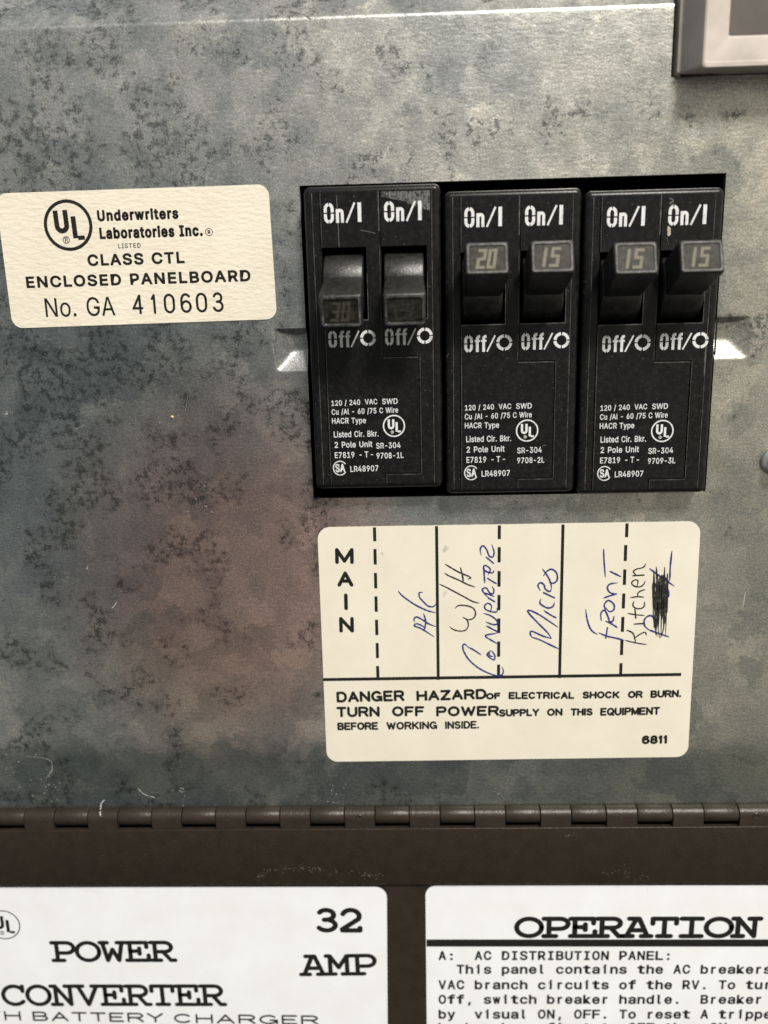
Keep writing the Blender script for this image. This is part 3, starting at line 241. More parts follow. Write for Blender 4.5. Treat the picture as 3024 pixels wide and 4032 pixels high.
 'p': (212, ".<-6.<0*.Z0*.Z/h.^/h.a/l.d/p.h/u.l/z.r/~.y0&/%0*/.0,/:0,/I0+/W0'/d/|/p/s/y/h0%/Y0+/J0./80//%0..n0+.]0%.L/y.?/p.3/e.*/W.#/I-{/:-z//-{/%-}.y.$.r.(.m.-.h.2.d.7.a.;.^.?.[.?.[-6/5.9/@.:/J.>/S.C/Z.J/a.R/f.]/i.i/k.u/l/&/k/3/i/?/f/J/a/S/Z/]/S/d/J/i/@/l/5/m/*/l.|/i.t/d.l/].f/T.a/J.^/?.[/3.Z/&.[.t.^.h.b.].f.R.l.I.t.B.|.=/*.:", "...0./.-.0...-.1.0-~.$.#-~.%.$.,.1.-.,.2.1.+.2.,.*.2.+.*.3.2.).3.*.(.3.).(.`.3.`.4.3.'.`.(.'.a.`._.4.`.'.b.a.^.4._.&.b.'.&.c.b.].4.^.].5.4-~.&.%-~.g.&.g.f.&.f.e.&.e.d.&.d.c.&.[.5.].Z.5.[.Z.6.5.Y.6.Z.Y.7.6.X.7.Y-~.h.g.W.7.X.W.8.7-~.i.h.V.8.W-~.j.i.U.8.V.U.9.8.T.9.U-~.k.j.T.:.9.S.:.T-~.l.k.R.:.S.R.;.:-~.K.l.K.m.l.Q.;.R.K.n.m.Q.<.;.P.<.Q.K.o.n.O.<.P.K.J.o.J.p.o-~.L.K.I.p.J.O.=.<.N.=.O.I.q.p.H.q.I.M.=.N.H.M.q.H.=.M.G.=.H.G.>.=.F.>.G.E.>.F.E.?.>.D.?.E.C.?.D.C.@.?.B.@.C.B.A.@"),
 'r': (130, ".<-~.<0*.Z0*.Z/h.]/h.a/q.g/y.o0$.x0(/'0+/20,/40,/70,/:0,/<0,/?0,/A0,/A/i/?/i/=/j/:/j/6/k/2/k/./k/&/j.z/h.s/e.l/a.f/[.b/U._/N.]/F.[/=.[-~", ".+.-.,.+...-.+./...+.0./.+.1.0.+.2.1.+.3.2.*.3.+-~.$.#-~.%.$.).3.*.(.3.).'.5.(.5.4.(.4.3.(.&.9.'.9.8.'.8.7.'.7.6.'.6.5.'.&.:.9.&.;.:-~.&.%-~.A.&.A.@.&.@.?.&.?.>.&.>.=.&.=.<.&.<.;.&-~.B.A-~.C.B"),
 's': (182, ".~-z.q-{.f-|.Z.$.P.(.H...A.5.;.=.7.G.4.Q.Q.W.T.N.Y.F.a.@.i.<.s.:.~.9/..:/8.</A.A/H.G/L.N/M.U/L.]/J.b/F.g/A.k/:.n/1.q.n.x.^.}.P/'.F//.?/8.;/C.9/P.:/Z.=/e.C/n.I/u.R/|.]0%.h0).t0+/%0,/10,/<0*/F0&/O/~/V/x/]/r/c/j/g/b/j/X/M/R/J/Y/F/`/@/f/9/k/0/m/%/n.v/m.m/k.d/f.^/a.Z/Y.X/R.Y/K.]/E.a/A.g/=.o/9.y/6/:/0/J/+/V/$/a.y/h.o/l.e/n.W/m.M/i.C/d.:/].2/S.+/I.%/=-}/0-{", ".M.O.N.M.P.O.L.P.M.L.Q.P.K.Q.L.K.R.Q.J.R.K.J.S.R.I.S.J.I.T.S.H.T.I.H._.T._.U.T.H.`._.^.U._.G.`.H.G.a.`.].U.^.G.b.a.[.U.].[.V.U.G.c.b.Z.V.[.F.c.G.Z.W.V.F.d.c.Y.W.Z.E.d.F.E.e.d.X.W.Y.E.f.e.D.f.E.D.g.f.D.h.g.C.h.D.C.i.h.C.j.i.C.k.j.B.k.C.B.l.k.B.m.l.A.m.B.A.n.m.@.n.A.@.o.n.?.o.@.?.p.o.>.p.?.=.p.>.=.q.p.<.q.=.;.q.<.:.q.;.:.r.q.9.r.:.8.r.9.+.-.,.8.s.r.7.s.8.*.-.+.6.s.7.*...-.6.t.s.5.t.6.)...*.)./...5.u.t.4.u.5.).0./.(.0.).3.u.4.(.1.0.2.u.3.2.v.u.(.2.1.(.v.2.'.v.(.'.w.v.&.w.'.&.x.w.%.x.&.%.y.x.$.y.%.$.z.y.#.z.$.#-~.z"),
 't': (114, "/-0*/-/l.%/l.%0*.B0X.b0X.b.S.c.K.d.E.g.A.k.=.q.<.x.;.z.;.}.;/$.</'.</).</,.=/2.#/.-~/+-}/'-}/#-|.{-|.w-|.h-}.Z.&.P.-.H.6.D.B.B.P", ".A.'.&.A.(.'.$-~.%.$.#-~.A.).(.@.).A.@.*.).@.+.*.?.+.@.?.,.+.?.-.,.3.5.4.2.5.3.1.5.2.?...-.0.5.1./.5.0...5./.?.5...>.5.?.=.5.>.<.5.=.<.6.5.<.7.6.;.7.<.;.8.7.;.9.8.;.:.9"),
 'u': (205, ".~-{.r-|.g.#.[.'.R...K.6.E.?.@.K.=.X.<.h.<0*.[0*.[.k.].].a.Q.g.G.p.A.{.</+.;/4.</<.>/D.A/J.F/P.K/U.R/X.[/Z.e/[.o/[0*/{0*/{-~/]-~/].P/b.P/Z.@/R.4/H.*/<.$/0-}", ".+.-.,.+...-.=.?.>.=.@.?.<.@.=.+./...*./.+.;.C.<.C.@.<.*.0./.:.C.;.).0.*.9.B.:.B.C.:.).1.0.9.D.B.D.A.B.D.@.C.8.D.9.(.1.).(.2.1.7.D.8.6.D.7.(.3.2.6.E.D.A.@.D.'.3.(.5.E.6.'.4.3.4.E.5.'.E.4.&.E.'.&.F.E.%.F.&.%.G.F.$.G.%.$.H.G.#.H.$.#-~.H"),
 'v': (195, '.t-~.+0*.L0*.v.q.z.e.}.Y/$.M/(.B/+.7/..,/#.,/&.7/).B/,.M/0.Y/3.e/7.q/`0*0&0*/8-~', "-~.$.#-~.%.$.2.4.3.2.5.4-~.&.%.1.5.2-~.'.&.0.5.1-~.(.'./.5.0-~.).(...5./.-.*...*.5..-~.-.).-.*.)-~.,.-.+.5.*-~.+.,-~.5.+"),
 'w': (284, ".h-~.-0*.N0*.f/2.i/&.l.u.p.g.s.X.w.H.{.7.u.7.y.G.|.W/$.f/'.t/+/%/./2/E0*/f0*/}/20$/&0'.u0+.g0..W02.G05.700.703.G07.W0:.g0>.t0A/&0E/20]0*0}0*0C-~0$-~/g.y/e/&/c///`/7/^/A/[/J/X/S/V/^/T/g/Q/q/X/q/V/g/T/^/Q/S/O/J/M/@/J/7/H/./E/%/C.y/*-~", "-~.$.#-~.%.$.2.P.3.P.4.3.P.Q.4.Q.5.4.B.D.C.B.E.D.2.O.P.R.5.Q.S.N.R.N.5.R.2.S.O.S.N.O.2.T.S.M.5.N.2.U.T.L.5.M.2.V.U.K.5.L.J.5.K.2.W.V.I.5.J.2.X.W-~.&.%.1.X.2.I.6.5.A.E.B.H.6.I.1.Y.X-~.'.&.G.6.H.G.7.6.@.E.A.1.Z.Y.0.Z.1.0.[.Z.F.7.G-~.(.'.F.8.7.?.E.@./.[.0-~.).(.F.9.8.>.E.?...[./-~.*.).F.:.9.=.E.>.-.[..-~.,.*.,.+.*.F.<.:.<.;.:.<.E.=.,.[.--~.[.,.F.E.<"),
 'y': (195, ".:-8.A-R.F-Q.K-P.Q-P.V-Q.[-R.`-T.d-X.h-^.k-d.n-l.t-}.+0*.L0*.v.q.z.e.}.Y/$.M/'.B/+.7/..,/#.,/&.7/).B/,.M//.Y/3.e/7.q/a0*0&0*/--a/)-W/$-N.{-G.v-B.o-=.i-9.a-7.X-5.P-4.K-5.F-5.B-5.?-6.<-7", "...0./...1.0.>.@.?.>.A.@...2.1.=.A.>.<.A.=...3.2.;.7.<.7.A.<...4.3.:.7.;...5.4.9.6.:.6.7.:...9.5.9.6.5...8.9...7.8...A.7.-.A...,.A.-.+.A.,.+.B.A.*.B.+.).B.*.).C.B.(.C.)-~.$.#.'.C.(-~.%.$.&.C.'-~.&.%-~.C.&-~.D.C-~.E.D-~.F.E-~.G.F-~.H.G.O.H-~.N.H.O.N.I.H.M.I.N.L.I.M.L.J.I.K.J.L"),
}
_D = ''.join(chr(c) for c in range(35, 127) if chr(c) != chr(92))
def _dec(t): return [_D.index(t[k]) * len(_D) + _D.index(t[k+1]) - 1000 for k in range(0, len(t), 2)]
def _unpack(e):
    a = _dec(e[1]); f = _dec(e[2])
    return e[0] / 500, [(a[q] / 500, a[q+1] / 500) for q in range(0, len(a), 2)], [tuple(f[q:q+3]) for q in range(0, len(f), 3)]
HELV = {k: _unpack(e) for k, e in HELV.items()}
def glyphs(txt, bold=0.0, space=1.0):
    """flat outline of a word, one unit per em"""
    V = []; F = []; x = 0
    for ch in txt:
        if ch not in HELV: x += .28; continue
        adv, p, f = HELV[ch]; n = len(V)
        V += [(x + a[0], a[1]) for a in p]
        F += [tuple(n + k for k in tri) for tri in f]
        x += adv * space + bold * 2
    return V, F
def set_type(mb, V, F, bold, d, m):
    """filled outline; the bold weights also run a thin ribbon along every contour"""
    mb.add([(p[0], p[1], d) for p in V], F, m)
    if bold <= 0: return
    cnt = {}
    for f in F:
        for a, b_ in ((f[0], f[1]), (f[1], f[2]), (f[2], f[0])):
            k = (min(a, b_), max(a, b_)); cnt[k] = cnt.get(k, 0) + 1
    for q, (k, c) in enumerate(cnt.items()):
        if c != 1: continue
        a, b_ = Vector(V[k[0]]), Vector(V[k[1]]); e = b_ - a
        if e.length < 1e-6: continue
        e.normalize(); n = Vector((-e.y, e.x)) * bold; e = e * bold * .55
        z = d + .001 + .0009 * (q % 5)
        mb.face([(*p, z) for p in (a - e - n, b_ + e - n, b_ + e + n, a - e + n)], m)
CAPH = max(y for x, y in glyphs('H')[0])
def base(u0, v0, u1, v1, cap, d):
    a = P(u0, v0, d); b = P(u1, v1, d); ex = (b - a); w = ex.length; ex.normalize(); ez = Vector((-ex.y, ex.x))
    h = (P((u0+u1)/2, (v0+v1)/2 - cap, d) - P((u0+u1)/2, (v0+v1)/2, d)).length
    return a, ex, ez, w, h
def base_mm(a, b, h):
    a = Vector(a); b = Vector(b); ex = b - a; w = ex.length; ex.normalize()
    return a, ex, Vector((-ex.y, ex.x)), w, h
def type_line(mb, txt, bs, d, bold=0.0, m=0, space=1.0):
    a, ex, ez, w, h = bs
    vs, fs = glyphs(txt, bold, space)
    x0 = min(v[0] for v in vs); x1 = max(v[0] for v in vs)
    ky = h / (CAPH + 2 * bold); bw = bold * ky
    kx = (w - 2 * bw) / (x1 - x0)
    set_type(mb, [a + ex * (bw + (x - x0) * kx) + ez * (bw + y * ky) for x, y in vs], fs, bw, d, m)
def type_cells(mb, txt, u0, v0, pitch, cap, d, bold=0.0, fill=.74, slope=0.0, m=0, natural='il.,:;-I1\'r'):
    for i, ch in enumerate(txt):
        if ch == ' ': continue
        vs, fs = glyphs(ch, bold)
        x0 = min(v[0] for v in vs); x1 = max(v[0] for v in vs)
        a, ex, ez, w, h = base(u0 + i*pitch, v0 + slope*i*pitch, u0 + (i+1)*pitch, v0 + slope*(i+1)*pitch, cap, d)
        ky = h / (CAPH + bold)
        gw = (x1 - x0) * ky if ch in natural else w * fill
        off = (w * fill - gw) / 2
        kx = gw / (x1 - x0)
        set_type(mb, [a + ex * (off + (x - x0) * kx) + ez * (y * ky) for x, y in vs], fs, bold * ky, d, m)
        if ch in 'il':                                        # typewriter flag on the left of the stem
            q = a + ex * (off + gw * .5) + ez * (h * (.72 if ch == 'i' else .96))
            put(mb, ribbon([q, q - ex * w * .2], .2), lambda p, r: (p, r, d + .006), 0, m)
def stroke_line(mb, font, txt, bs, d, wt, gap=.22, cell=False, m=0, lay=0):
    """type set from the stroke alphabets; fits the baseline exactly"""
    a, ex, ez, w, h = bs
    adv = [font[c][0] if c in font else .5 for c in txt]
    tot = sum(adv) + gap * (len(txt) - 1)
    k = w / tot; x = 0
    for c, wd in zip(txt, adv):
        if c in font:
            for st in font[c][1]:
                pts = [(a + ex * ((x + px * wd) * k) + ez * (py * (h - wt) + wt / 2)) for px, py in st]
                lay = put(mb, ribbon(pts, wt), lambda p, q: (p, q, d), lay, m)
        x += wd + gap
    return lay

SANS = {
 'A': (.95, [[(0,0),(.5,1),(1,0)], [(.2,.33),(.8,.33)]]),
 'B': (.85, [[(0,0),(0,1),(.6,1)]+arc(.62,.76,.3,.24,90,-90,8)+[(0,.52)], [(.6,.52)]+arc(.65,.26,.35,.26,90,-90,8)+[(0,0)]]),
 'C': (.95, [arc(.5,.5,.5,.5,40,320,18)]),
 'D': (.9, [[(0,0),(0,1),(.5,1)]+arc(.5,.5,.5,.5,90,-90,14)+[(0,0)]]),
 'E': (.8, [[(1,1),(0,1),(0,0),(1,0)], [(0,.52),(.85,.52)]]),
 'F': (.75, [[(1,1),(0,1),(0,0)], [(0,.5),(.85,.5)]]),
 'G': (.98, [arc(.5,.5,.5,.5,45,330,18)+[(1,.42),(.6,.42)], [(1,.42),(1,0)]]),
 'H': (.9, [[(0,0),(0,1)],[(1,0),(1,1)],[(0,.52),(1,.52)]]),
 'I': (.08, [[(.5,0),(.5,1)]]),
 'K': (.85, [[(0,0),(0,1)],[(1,1),(0,.36)],[(.35,.58),(1,0)]]),
 'L': (.7, [[(0,1),(0,0),(1,0)]]),
 'M': (1.05, [[(0,0),(0,1),(.5,.1),(1,1),(1,0)]]),
 'N': (.9, [[(0,0),(0,1),(1,0),(1,1)]]),
 'O': (1.0, [arc(.5,.5,.5,.5,0,360,24)]),
 'P': (.85, [[(0,0),(0,1),(.65,1)]+arc(.68,.73,.32,.27,90,-90,8)+[(0,.46)]]),
 'Q': (1.0, [arc(.5,.5,.5,.5,0,360,24),[(.6,.3),(1,-.05)]]),
 'R': (.9, [[(0,0),(0,1),(.62,1)]+arc(.66,.74,.32,.26,90,-90,8)+[(0,.48)], [(.6,.48),(1,0)]]),
 'S': (.85, [arc(.5,.76,.45,.24,30,270,10)+arc(.5,.26,.5,.26,90,-150,10)]),
 'T': (.85, [[(0,1),(1,1)],[(.5,1),(.5,0)]]),
 'U': (.9, [[(0,1),(0,.4)]+arc(.5,.38,.5,.38,180,360,12)+[(1,1)]]),
 'V': (.95, [[(0,1),(.5,0),(1,1)]]),
 'W': (1.3, [[(0,1),(.26,0),(.5,.9),(.74,0),(1,1)]]),
 'Y': (.9, [[(0,1),(.5,.45),(1,1)],[(.5,.45),(.5,0)]]),
 'Z': (.85, [[(0,1),(1,1),(0,0),(1,0)]]),
 '.': (.06, [[(.4,0),(.6,.03)]]),
 '6': (.75, [arc(.5,.3,.5,.3,0,360,16), [(0,.3),(0,.62)]+arc(.5,.64,.5,.36,180,40,10)]),
 '8': (.75, [arc(.5,.26,.5,.26,0,360,16), arc(.5,.76,.42,.24,0,360,16)]),
 '1': (.3, [[(.1,.8),(.7,1),(.7,0)]]),
 '4': (.75, [[(.76,0),(.76,1),(0,.28),(1,.28)]]),
 '0': (.75, [arc(.5,.68,.5,.32,0,180,10)+arc(.5,.32,.5,.32,180,360,10)+[(1,.68)]]),
 '3': (.75, [arc(.45,.76,.43,.24,160,-90,10)+[(.35,.52)],arc(.45,.27,.5,.27,90,-160,12)]),
}
SLAB = {
 'P': (1, [[(.24,0),(.24,1)],[(.05,1),(.62,1)]+arc(.64,.71,.30,.29,90,-90,10)+[(.24,.42)],[(.05,0),(.5,0)]]),
 'O': (1, [arc(.5,.5,.46,.5,0,360,28)]),
 'W': (1, [[(.1,1),(.27,0),(.5,.62),(.73,0),(.9,1)],[(0,1),(.3,1)],[(.7,1),(1,1)]]),
 'E': (1, [[(.2,0),(.2,1)],[(.04,1),(.88,1),(.88,.74)],[(.04,0),(.94,0),(.94,.28)],[(.2,.52),(.56,.52)],[(.58,.68),(.58,.36)]]),
 'R': (1, [[(.2,0),(.2,1)],[(.03,1),(.58,1)]+arc(.6,.74,.27,.26,90,-90,10)+[(.2,.48)],[(.03,0),(.42,0)],[(.52,.48),(.82,0),(1,0)]]),
 'C': (1, [arc(.52,.5,.46,.5,38,318,20),[(.88,1),(.88,.72)]]),
 'N': (1, [[(.02,1),(.2,1),(.8,0),(.8,1)],[(.2,1),(.2,0)],[(.02,0),(.4,0)],[(.6,1),(1,1)]]),
 'V': (1, [[(.12,1),(.5,0),(.88,1)],[(0,1),(.32,1)],[(.68,1),(1,1)]]),
 'T': (1, [[(.5,0),(.5,1)],[(.07,.72),(.07,1),(.93,1),(.93,.72)],[(.26,0),(.74,0)]]),
 'A': (1, [[(.12,0),(.46,1),(.56,1),(.88,0)],[(.2,1),(.5,1)],[(.26,.34),(.76,.34)],[(-.02,0),(.34,0)],[(.66,0),(1.02,0)]]),
 'M': (1, [[(0,1),(.16,1),(.5,.36),(.84,1),(1,1)],[(.16,1),(.16,0)],[(.84,1),(.84,0)],[(0,0),(.36,0)],[(.64,0),(1,0)]]),
 'I': (1, [[(.5,0),(.5,1)],[(.13,1),(.87,1)],[(.13,0),(.87,0)]]),
 '3': (1, [arc(.45,.76,.36,.24,150,-90,12)+[(.35,.52)],arc(.45,.26,.42,.26,90,-150,14)]),
 '2': (1, [arc(.5,.7,.4,.3,160,-30,12)+[(.08,.06),(.08,0),(.92,0),(.92,.12)]]),
}

# ------------------------------------------------------------------ materials
def mat(name):
    m = bpy.data.materials.new(name); m.use_nodes = True
    nt = m.node_tree; b = nt.nodes['Principled BSDF']
    return m, nt, b
def nd(nt, t, **k):
    n = nt.nodes.new(t)
    for a, b in k.items(): setattr(n, a, b)
    return n
def coords(nt, scale=(1, 1, 1), rot=0):
    t = nd(nt, 'ShaderNodeTexCoord'); mp = nd(nt, 'ShaderNodeMapping')
    mp.inputs['Scale'].default_value = tuple(1000 * s for s in scale); mp.inputs['Rotation'].default_value = (0, rot, 0)
    nt.links.new(t.outputs['Object'], mp.inputs[0])
    return mp.outputs[0]
def noise(nt, vec, scale, detail=4, rough=.55, dist=0):
    n = nd(nt, 'ShaderNodeTexNoise'); n.inputs['Scale'].default_value = scale; n.inputs['Detail'].default_value = detail
    n.inputs['Roughness'].default_value = rough; n.inputs['Distortion'].default_value = dist
    nt.links.new(vec, n.inputs['Vector'])
    return n.outputs[0]
def rmp(nt, fac, stops, interp='LINEAR'):
    r = nd(nt, 'ShaderNodeValToRGB'); ramp(r, stops, interp); nt.links.new(fac, r.inputs[0]); return r.outputs[0]
def mix(nt, fac, a, b, mode='MIX'):
    n = nd(nt, 'ShaderNodeMix', data_type='RGBA', blend_type=mode)
    for s, i in ((fac, 0), (a, 6), (b, 7)):
        if isinstance(s, (int, float)): n.inputs[i].default_value = s
        elif isinstance(s, tuple): n.inputs[i].default_value = (*s, 1)
        else: nt.links.new(s, n.inputs[i])
    return n.outputs[2]
def math_(nt, op, a, b):
    n = nd(nt, 'ShaderNodeMath', operation=op)
    for s, i in ((a, 0), (b, 1)):
        if isinstance(s, (int, float)): n.inputs[i].default_value = s
        else: nt.links.new(s, n.inputs[i])
    return n.outputs[0]
def bump(nt, b, h, strength, dist=.0003):
    n = nd(nt, 'ShaderNodeBump'); n.inputs['Strength'].default_value = strength; n.inputs['Distance'].default_value = dist
    nt.links.new(h, n.inputs['Height']); nt.links.new(n.outputs[0], b.inputs['Normal'])
def plain(name, c, rough=.5, metal=0.0, var=.12, vscale=.8, spec=.5):
    m, nt, b = mat(name)
    v = coords(nt)
    n = noise(nt, v, vscale, 5)
    f = rmp(nt, n, [(.3, tuple(x * (1 - var) for x in c)), (.7, tuple(min(1, x * (1 + var)) for x in c))])
    nt.links.new(f, b.inputs['Base Color'])
    b.inputs['Roughness'].default_value = rough; b.inputs['Metallic'].default_value = metal
    b.inputs['Specular IOR Level'].default_value = spec
    return m

def make_zinc():
    m, nt, b = mat('galvanised_steel')
    v = coords(nt); vh = coords(nt, (.6, 1, 1.3))
    warp = nd(nt, 'ShaderNodeTexNoise'); warp.inputs['Scale'].default_value = .22; warp.inputs['Detail'].default_value = 8; warp.inputs['Roughness'].default_value = .72
    nt.links.new(v, warp.inputs['Vector'])
    wv = nd(nt, 'ShaderNodeVectorMath', operation='MULTIPLY_ADD')
    nt.links.new(warp.outputs[1], wv.inputs[0]); wv.inputs[1].default_value = (9, 9, 9); nt.links.new(v, wv.inputs[2])
    def reflected_tone(cx, cz, rx, rz, soft=.45):
        """mask for a reflection painted into the sheet colour, ragged outline, 1 inside"""
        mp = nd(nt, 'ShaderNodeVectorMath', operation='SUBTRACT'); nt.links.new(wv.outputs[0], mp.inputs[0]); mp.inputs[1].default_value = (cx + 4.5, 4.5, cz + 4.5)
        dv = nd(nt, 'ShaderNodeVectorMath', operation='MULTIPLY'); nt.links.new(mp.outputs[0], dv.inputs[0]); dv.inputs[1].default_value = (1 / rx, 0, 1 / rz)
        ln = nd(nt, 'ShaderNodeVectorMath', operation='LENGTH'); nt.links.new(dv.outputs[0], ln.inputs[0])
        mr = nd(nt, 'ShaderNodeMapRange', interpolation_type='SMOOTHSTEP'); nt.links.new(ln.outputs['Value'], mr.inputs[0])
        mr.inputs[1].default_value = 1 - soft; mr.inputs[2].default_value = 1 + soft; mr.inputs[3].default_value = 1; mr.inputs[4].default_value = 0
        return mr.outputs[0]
    big = noise(nt, v, .05, 6, .62)
    c = rmp(nt, big, [(.32, (.385, .395, .395)), (.5, (.435, .437, .43)), (.68, (.49, .485, .47))])
    # spangle of the zinc: two sizes of crystal, each with its own tone
    for sc_, amt in ((.10, .9), (.21, .8), (.42, .5)):
        vo = nd(nt, 'ShaderNodeTexVoronoi'); vo.inputs['Scale'].default_value = sc_; nt.links.new(wv.outputs[0], vo.inputs['Vector'])
        sx = nd(nt, 'ShaderNodeSeparateColor'); nt.links.new(vo.outputs['Color'], sx.inputs[0])
        c = mix(nt, amt, c, rmp(nt, sx.outputs[0], [(0, (.76, .785, .80)), (.35, (.95, .958, .957)), (.65, (1.0, .995, .985)), (1, (1.22, 1.20, 1.16))]), 'MULTIPLY')
    # reflections of the surroundings painted into the base colour: blue-grey at left, rosy brown in the middle, greenish at the lower edge
    c = mix(nt, math_(nt, 'MULTIPLY', reflected_tone(-46, -18, 32, 30, .6), .85), c, mix(nt, 1.0, c, (.44, .485, .51), 'MULTIPLY'))
    c = mix(nt, math_(nt, 'MULTIPLY', reflected_tone(-27, -39, 21, 25, .55), .9), c, mix(nt, 1.0, c, (1.22, .82, .74), 'MULTIPLY'))
    c = mix(nt, math_(nt, 'MULTIPLY', reflected_tone(-20, -79, 150, 12.5, .2), .8), c, mix(nt, 1.0, c, (.34, .385, .38), 'MULTIPLY'))  # dark mirrored band along the bottom, put into the colour
    c = mix(nt, math_(nt, 'MULTIPLY', reflected_tone(-45, -58, 26, 14, .6), .5), c, mix(nt, 1.0, c, (.74, .74, .64), 'MULTIPLY'))
    c = mix(nt, math_(nt, 'MULTIPLY', reflected_tone(56, -22, 34, 75, .6), .8), c, mix(nt, 1.0, c, (.97, .935, .83), 'MULTIPLY'))  # warm reflection on the right side, likewise painted in
    # dull dark oxide freckles in clusters, thickest on the left half
    lft = nd(nt, 'ShaderNodeMapRange'); sp_ = nd(nt, 'ShaderNodeSeparateXYZ'); nt.links.new(v, sp_.inputs[0]); nt.links.new(sp_.outputs[0], lft.inputs[0])
    lft.inputs[1].default_value = -45; lft.inputs[2].default_value = 30; lft.inputs[3].default_value = .08; lft.inputs[4].default_value = -.06
    low = nd(nt, 'ShaderNodeMapRange'); nt.links.new(sp_.outputs[2], low.inputs[0])
    low.inputs[1].default_value = -50; low.inputs[2].default_value = -15; low.inputs[3].default_value = -.075; low.inputs[4].default_value = .012
    msk = rmp(nt, math_(nt, 'ADD', math_(nt, 'ADD', noise(nt, v, .11, 4, .6), lft.outputs[0]), low.outputs[0]), [(.522, (0,)*3), (.585, (1,)*3)])
    pit = rmp(nt, noise(nt, v, .85, 8, .74), [(.485, (0,)*3), (.545, (1,)*3)])
    grain = rmp(nt, noise(nt, v, 3.2, 4, .7), [(.34, (.30,)*3), (.50, (1,)*3)])
    pf = math_(nt, 'MULTIPLY', math_(nt, 'MULTIPLY', msk, pit), grain)
    c = mix(nt, math_(nt, 'MULTIPLY', msk, .28), c, mix(nt, 1.0, c, (.72, .735, .745), 'MULTIPLY'))
    cry = math_(nt, 'MULTIPLY', msk, rmp(nt, noise(nt, v, 1.7, 5, .7), [(.60, (0,)*3), (.66, (1,)*3)]))
    c = mix(nt, math_(nt, 'MULTIPLY', cry, .6), c, (.62, .63, .62))
    c = mix(nt, math_(nt, 'MULTIPLY', pf, 1.0), c, mix(nt, 1.0, c, (.25, .265, .27), 'MULTIPLY'))
    fine = rmp(nt, noise(nt, vh, 2.4, 6, .72), [(.36, (.80,)*3), (.64, (1.16,)*3)])
    c = mix(nt, .85, c, fine, 'MULTIPLY')
    grit = rmp(nt, noise(nt, v, 4.2, 3, .6), [(.34, (.66,)*3), (.52, (.98,)*3), (.68, (1.46,)*3)])
    c = mix(nt, .8, c, grit, 'MULTIPLY')
    spot = rmp(nt, noise(nt, v, 1.5, 2, .5), [(.70, (0,)*3), (.73, (1,)*3)])
    c = mix(nt, math_(nt, 'MULTIPLY', spot, .6), c, (.10, .09, .08))
    spk = rmp(nt, noise(nt, vh, 2.0, 3, .6), [(.715, (0,)*3), (.75, (1,)*3)])
    c = mix(nt, math_(nt, 'MULTIPLY', spk, .5), c, (.70, .71, .70))
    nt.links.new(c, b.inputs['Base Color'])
    b.inputs['Metallic'].default_value = .80
    ro = rmp(nt, noise(nt, v, .3, 5, .6), [(.3, (.29,)*3), (.7, (.42,)*3)])
    nt.links.new(mix(nt, pf, ro, (.60,)*3), b.inputs['Roughness'])
    bump(nt, b, math_(nt, 'ADD', noise(nt, vh, 1.3, 6, .65), math_(nt, 'MULTIPLY', pf, -.2)), .14, .0004)
    return m
ZINC = make_zinc()
CUT = plain('bare_zinc_edge', (.62, .61, .57), .38, .8)

def make_black():
    m, nt, b = mat('black_moulded_plastic')
    v = coords(nt)
    dust = rmp(nt, noise(nt, v, 1.1, 6, .7), [(.45, (.0055, .0055, .0058)), (.75, (.016, .016, .016))])
    sp = rmp(nt, noise(nt, v, 3.2, 2, .5), [(.69, (0,)*3), (.76, (1,)*3)])
    c = mix(nt, math_(nt, 'MULTIPLY', sp, .32), dust, (.25, .25, .24))
    nt.links.new(c, b.inputs['Base Color'])
    b.inputs['Roughness'].default_value = .29
    b.inputs['Specular IOR Level'].default_value = .22
    bump(nt, b, noise(nt, v, 5, 3), .08, .0002)
    return m
BLACK = make_black()
def make_toggle():
    m, nt, b = mat('worn_toggle_plastic')
    v = coords(nt)
    c = rmp(nt, noise(nt, v, 1.3, 6, .7), [(.35, (.005, .005, .005)), (.7, (.026, .025, .024))])
    nt.links.new(c, b.inputs['Base Color'])
    r = rmp(nt, noise(nt, v, 1.6, 5, .7), [(.3, (.24,)*3), (.7, (.48,)*3)])
    nt.links.new(r, b.inputs['Roughness'])
    bump(nt, b, noise(nt, v, 2.5, 5, .7), .25, .0002)
    return m
TOGGLE = make_toggle()
def make_wear():
    m, nt, b = mat('scuffed_plastic_edge')
    v = coords(nt)
    c = rmp(nt, noise(nt, v, 1.0, 6, .75), [(.42, (.02,)*3), (.62, (.12, .12, .115)), (.75, (.26, .26, .25))])
    nt.links.new(c, b.inputs['Base Color']); b.inputs['Roughness'].default_value = .6
    return m
WEAR = make_wear()
GROOVE = plain('groove_black', (.004, .004, .004), .8, spec=.1)
def make_ink(name, c, worn, thr=.36):
    m, nt, b = mat(name)
    v = coords(nt)
    f = rmp(nt, noise(nt, v, 2.4, 5, .7), [(thr - .06, worn), (thr + .04, c)])
    nt.links.new(f, b.inputs['Base Color']); b.inputs['Roughness'].default_value = .6; b.inputs['Specular IOR Level'].default_value = .2
    return m
WHITEINK = make_ink('white_pad_print', (.66, .67, .68), (.40, .41, .42), .40)
BLACKINK = make_ink('black_print', (.012, .012, .011), (.04, .038, .034), .36)
BLUEPEN = make_ink('blue_ballpoint', (.025, .033, .17), (.09, .10, .335), .40)
BLACKPEN = make_ink('black_ballpoint', (.02, .019, .018), (.10, .09, .08), .42)
SMUDGE = make_ink('grey_pencil_smudge', (.50, .48, .42), (.62, .59, .51), .5)

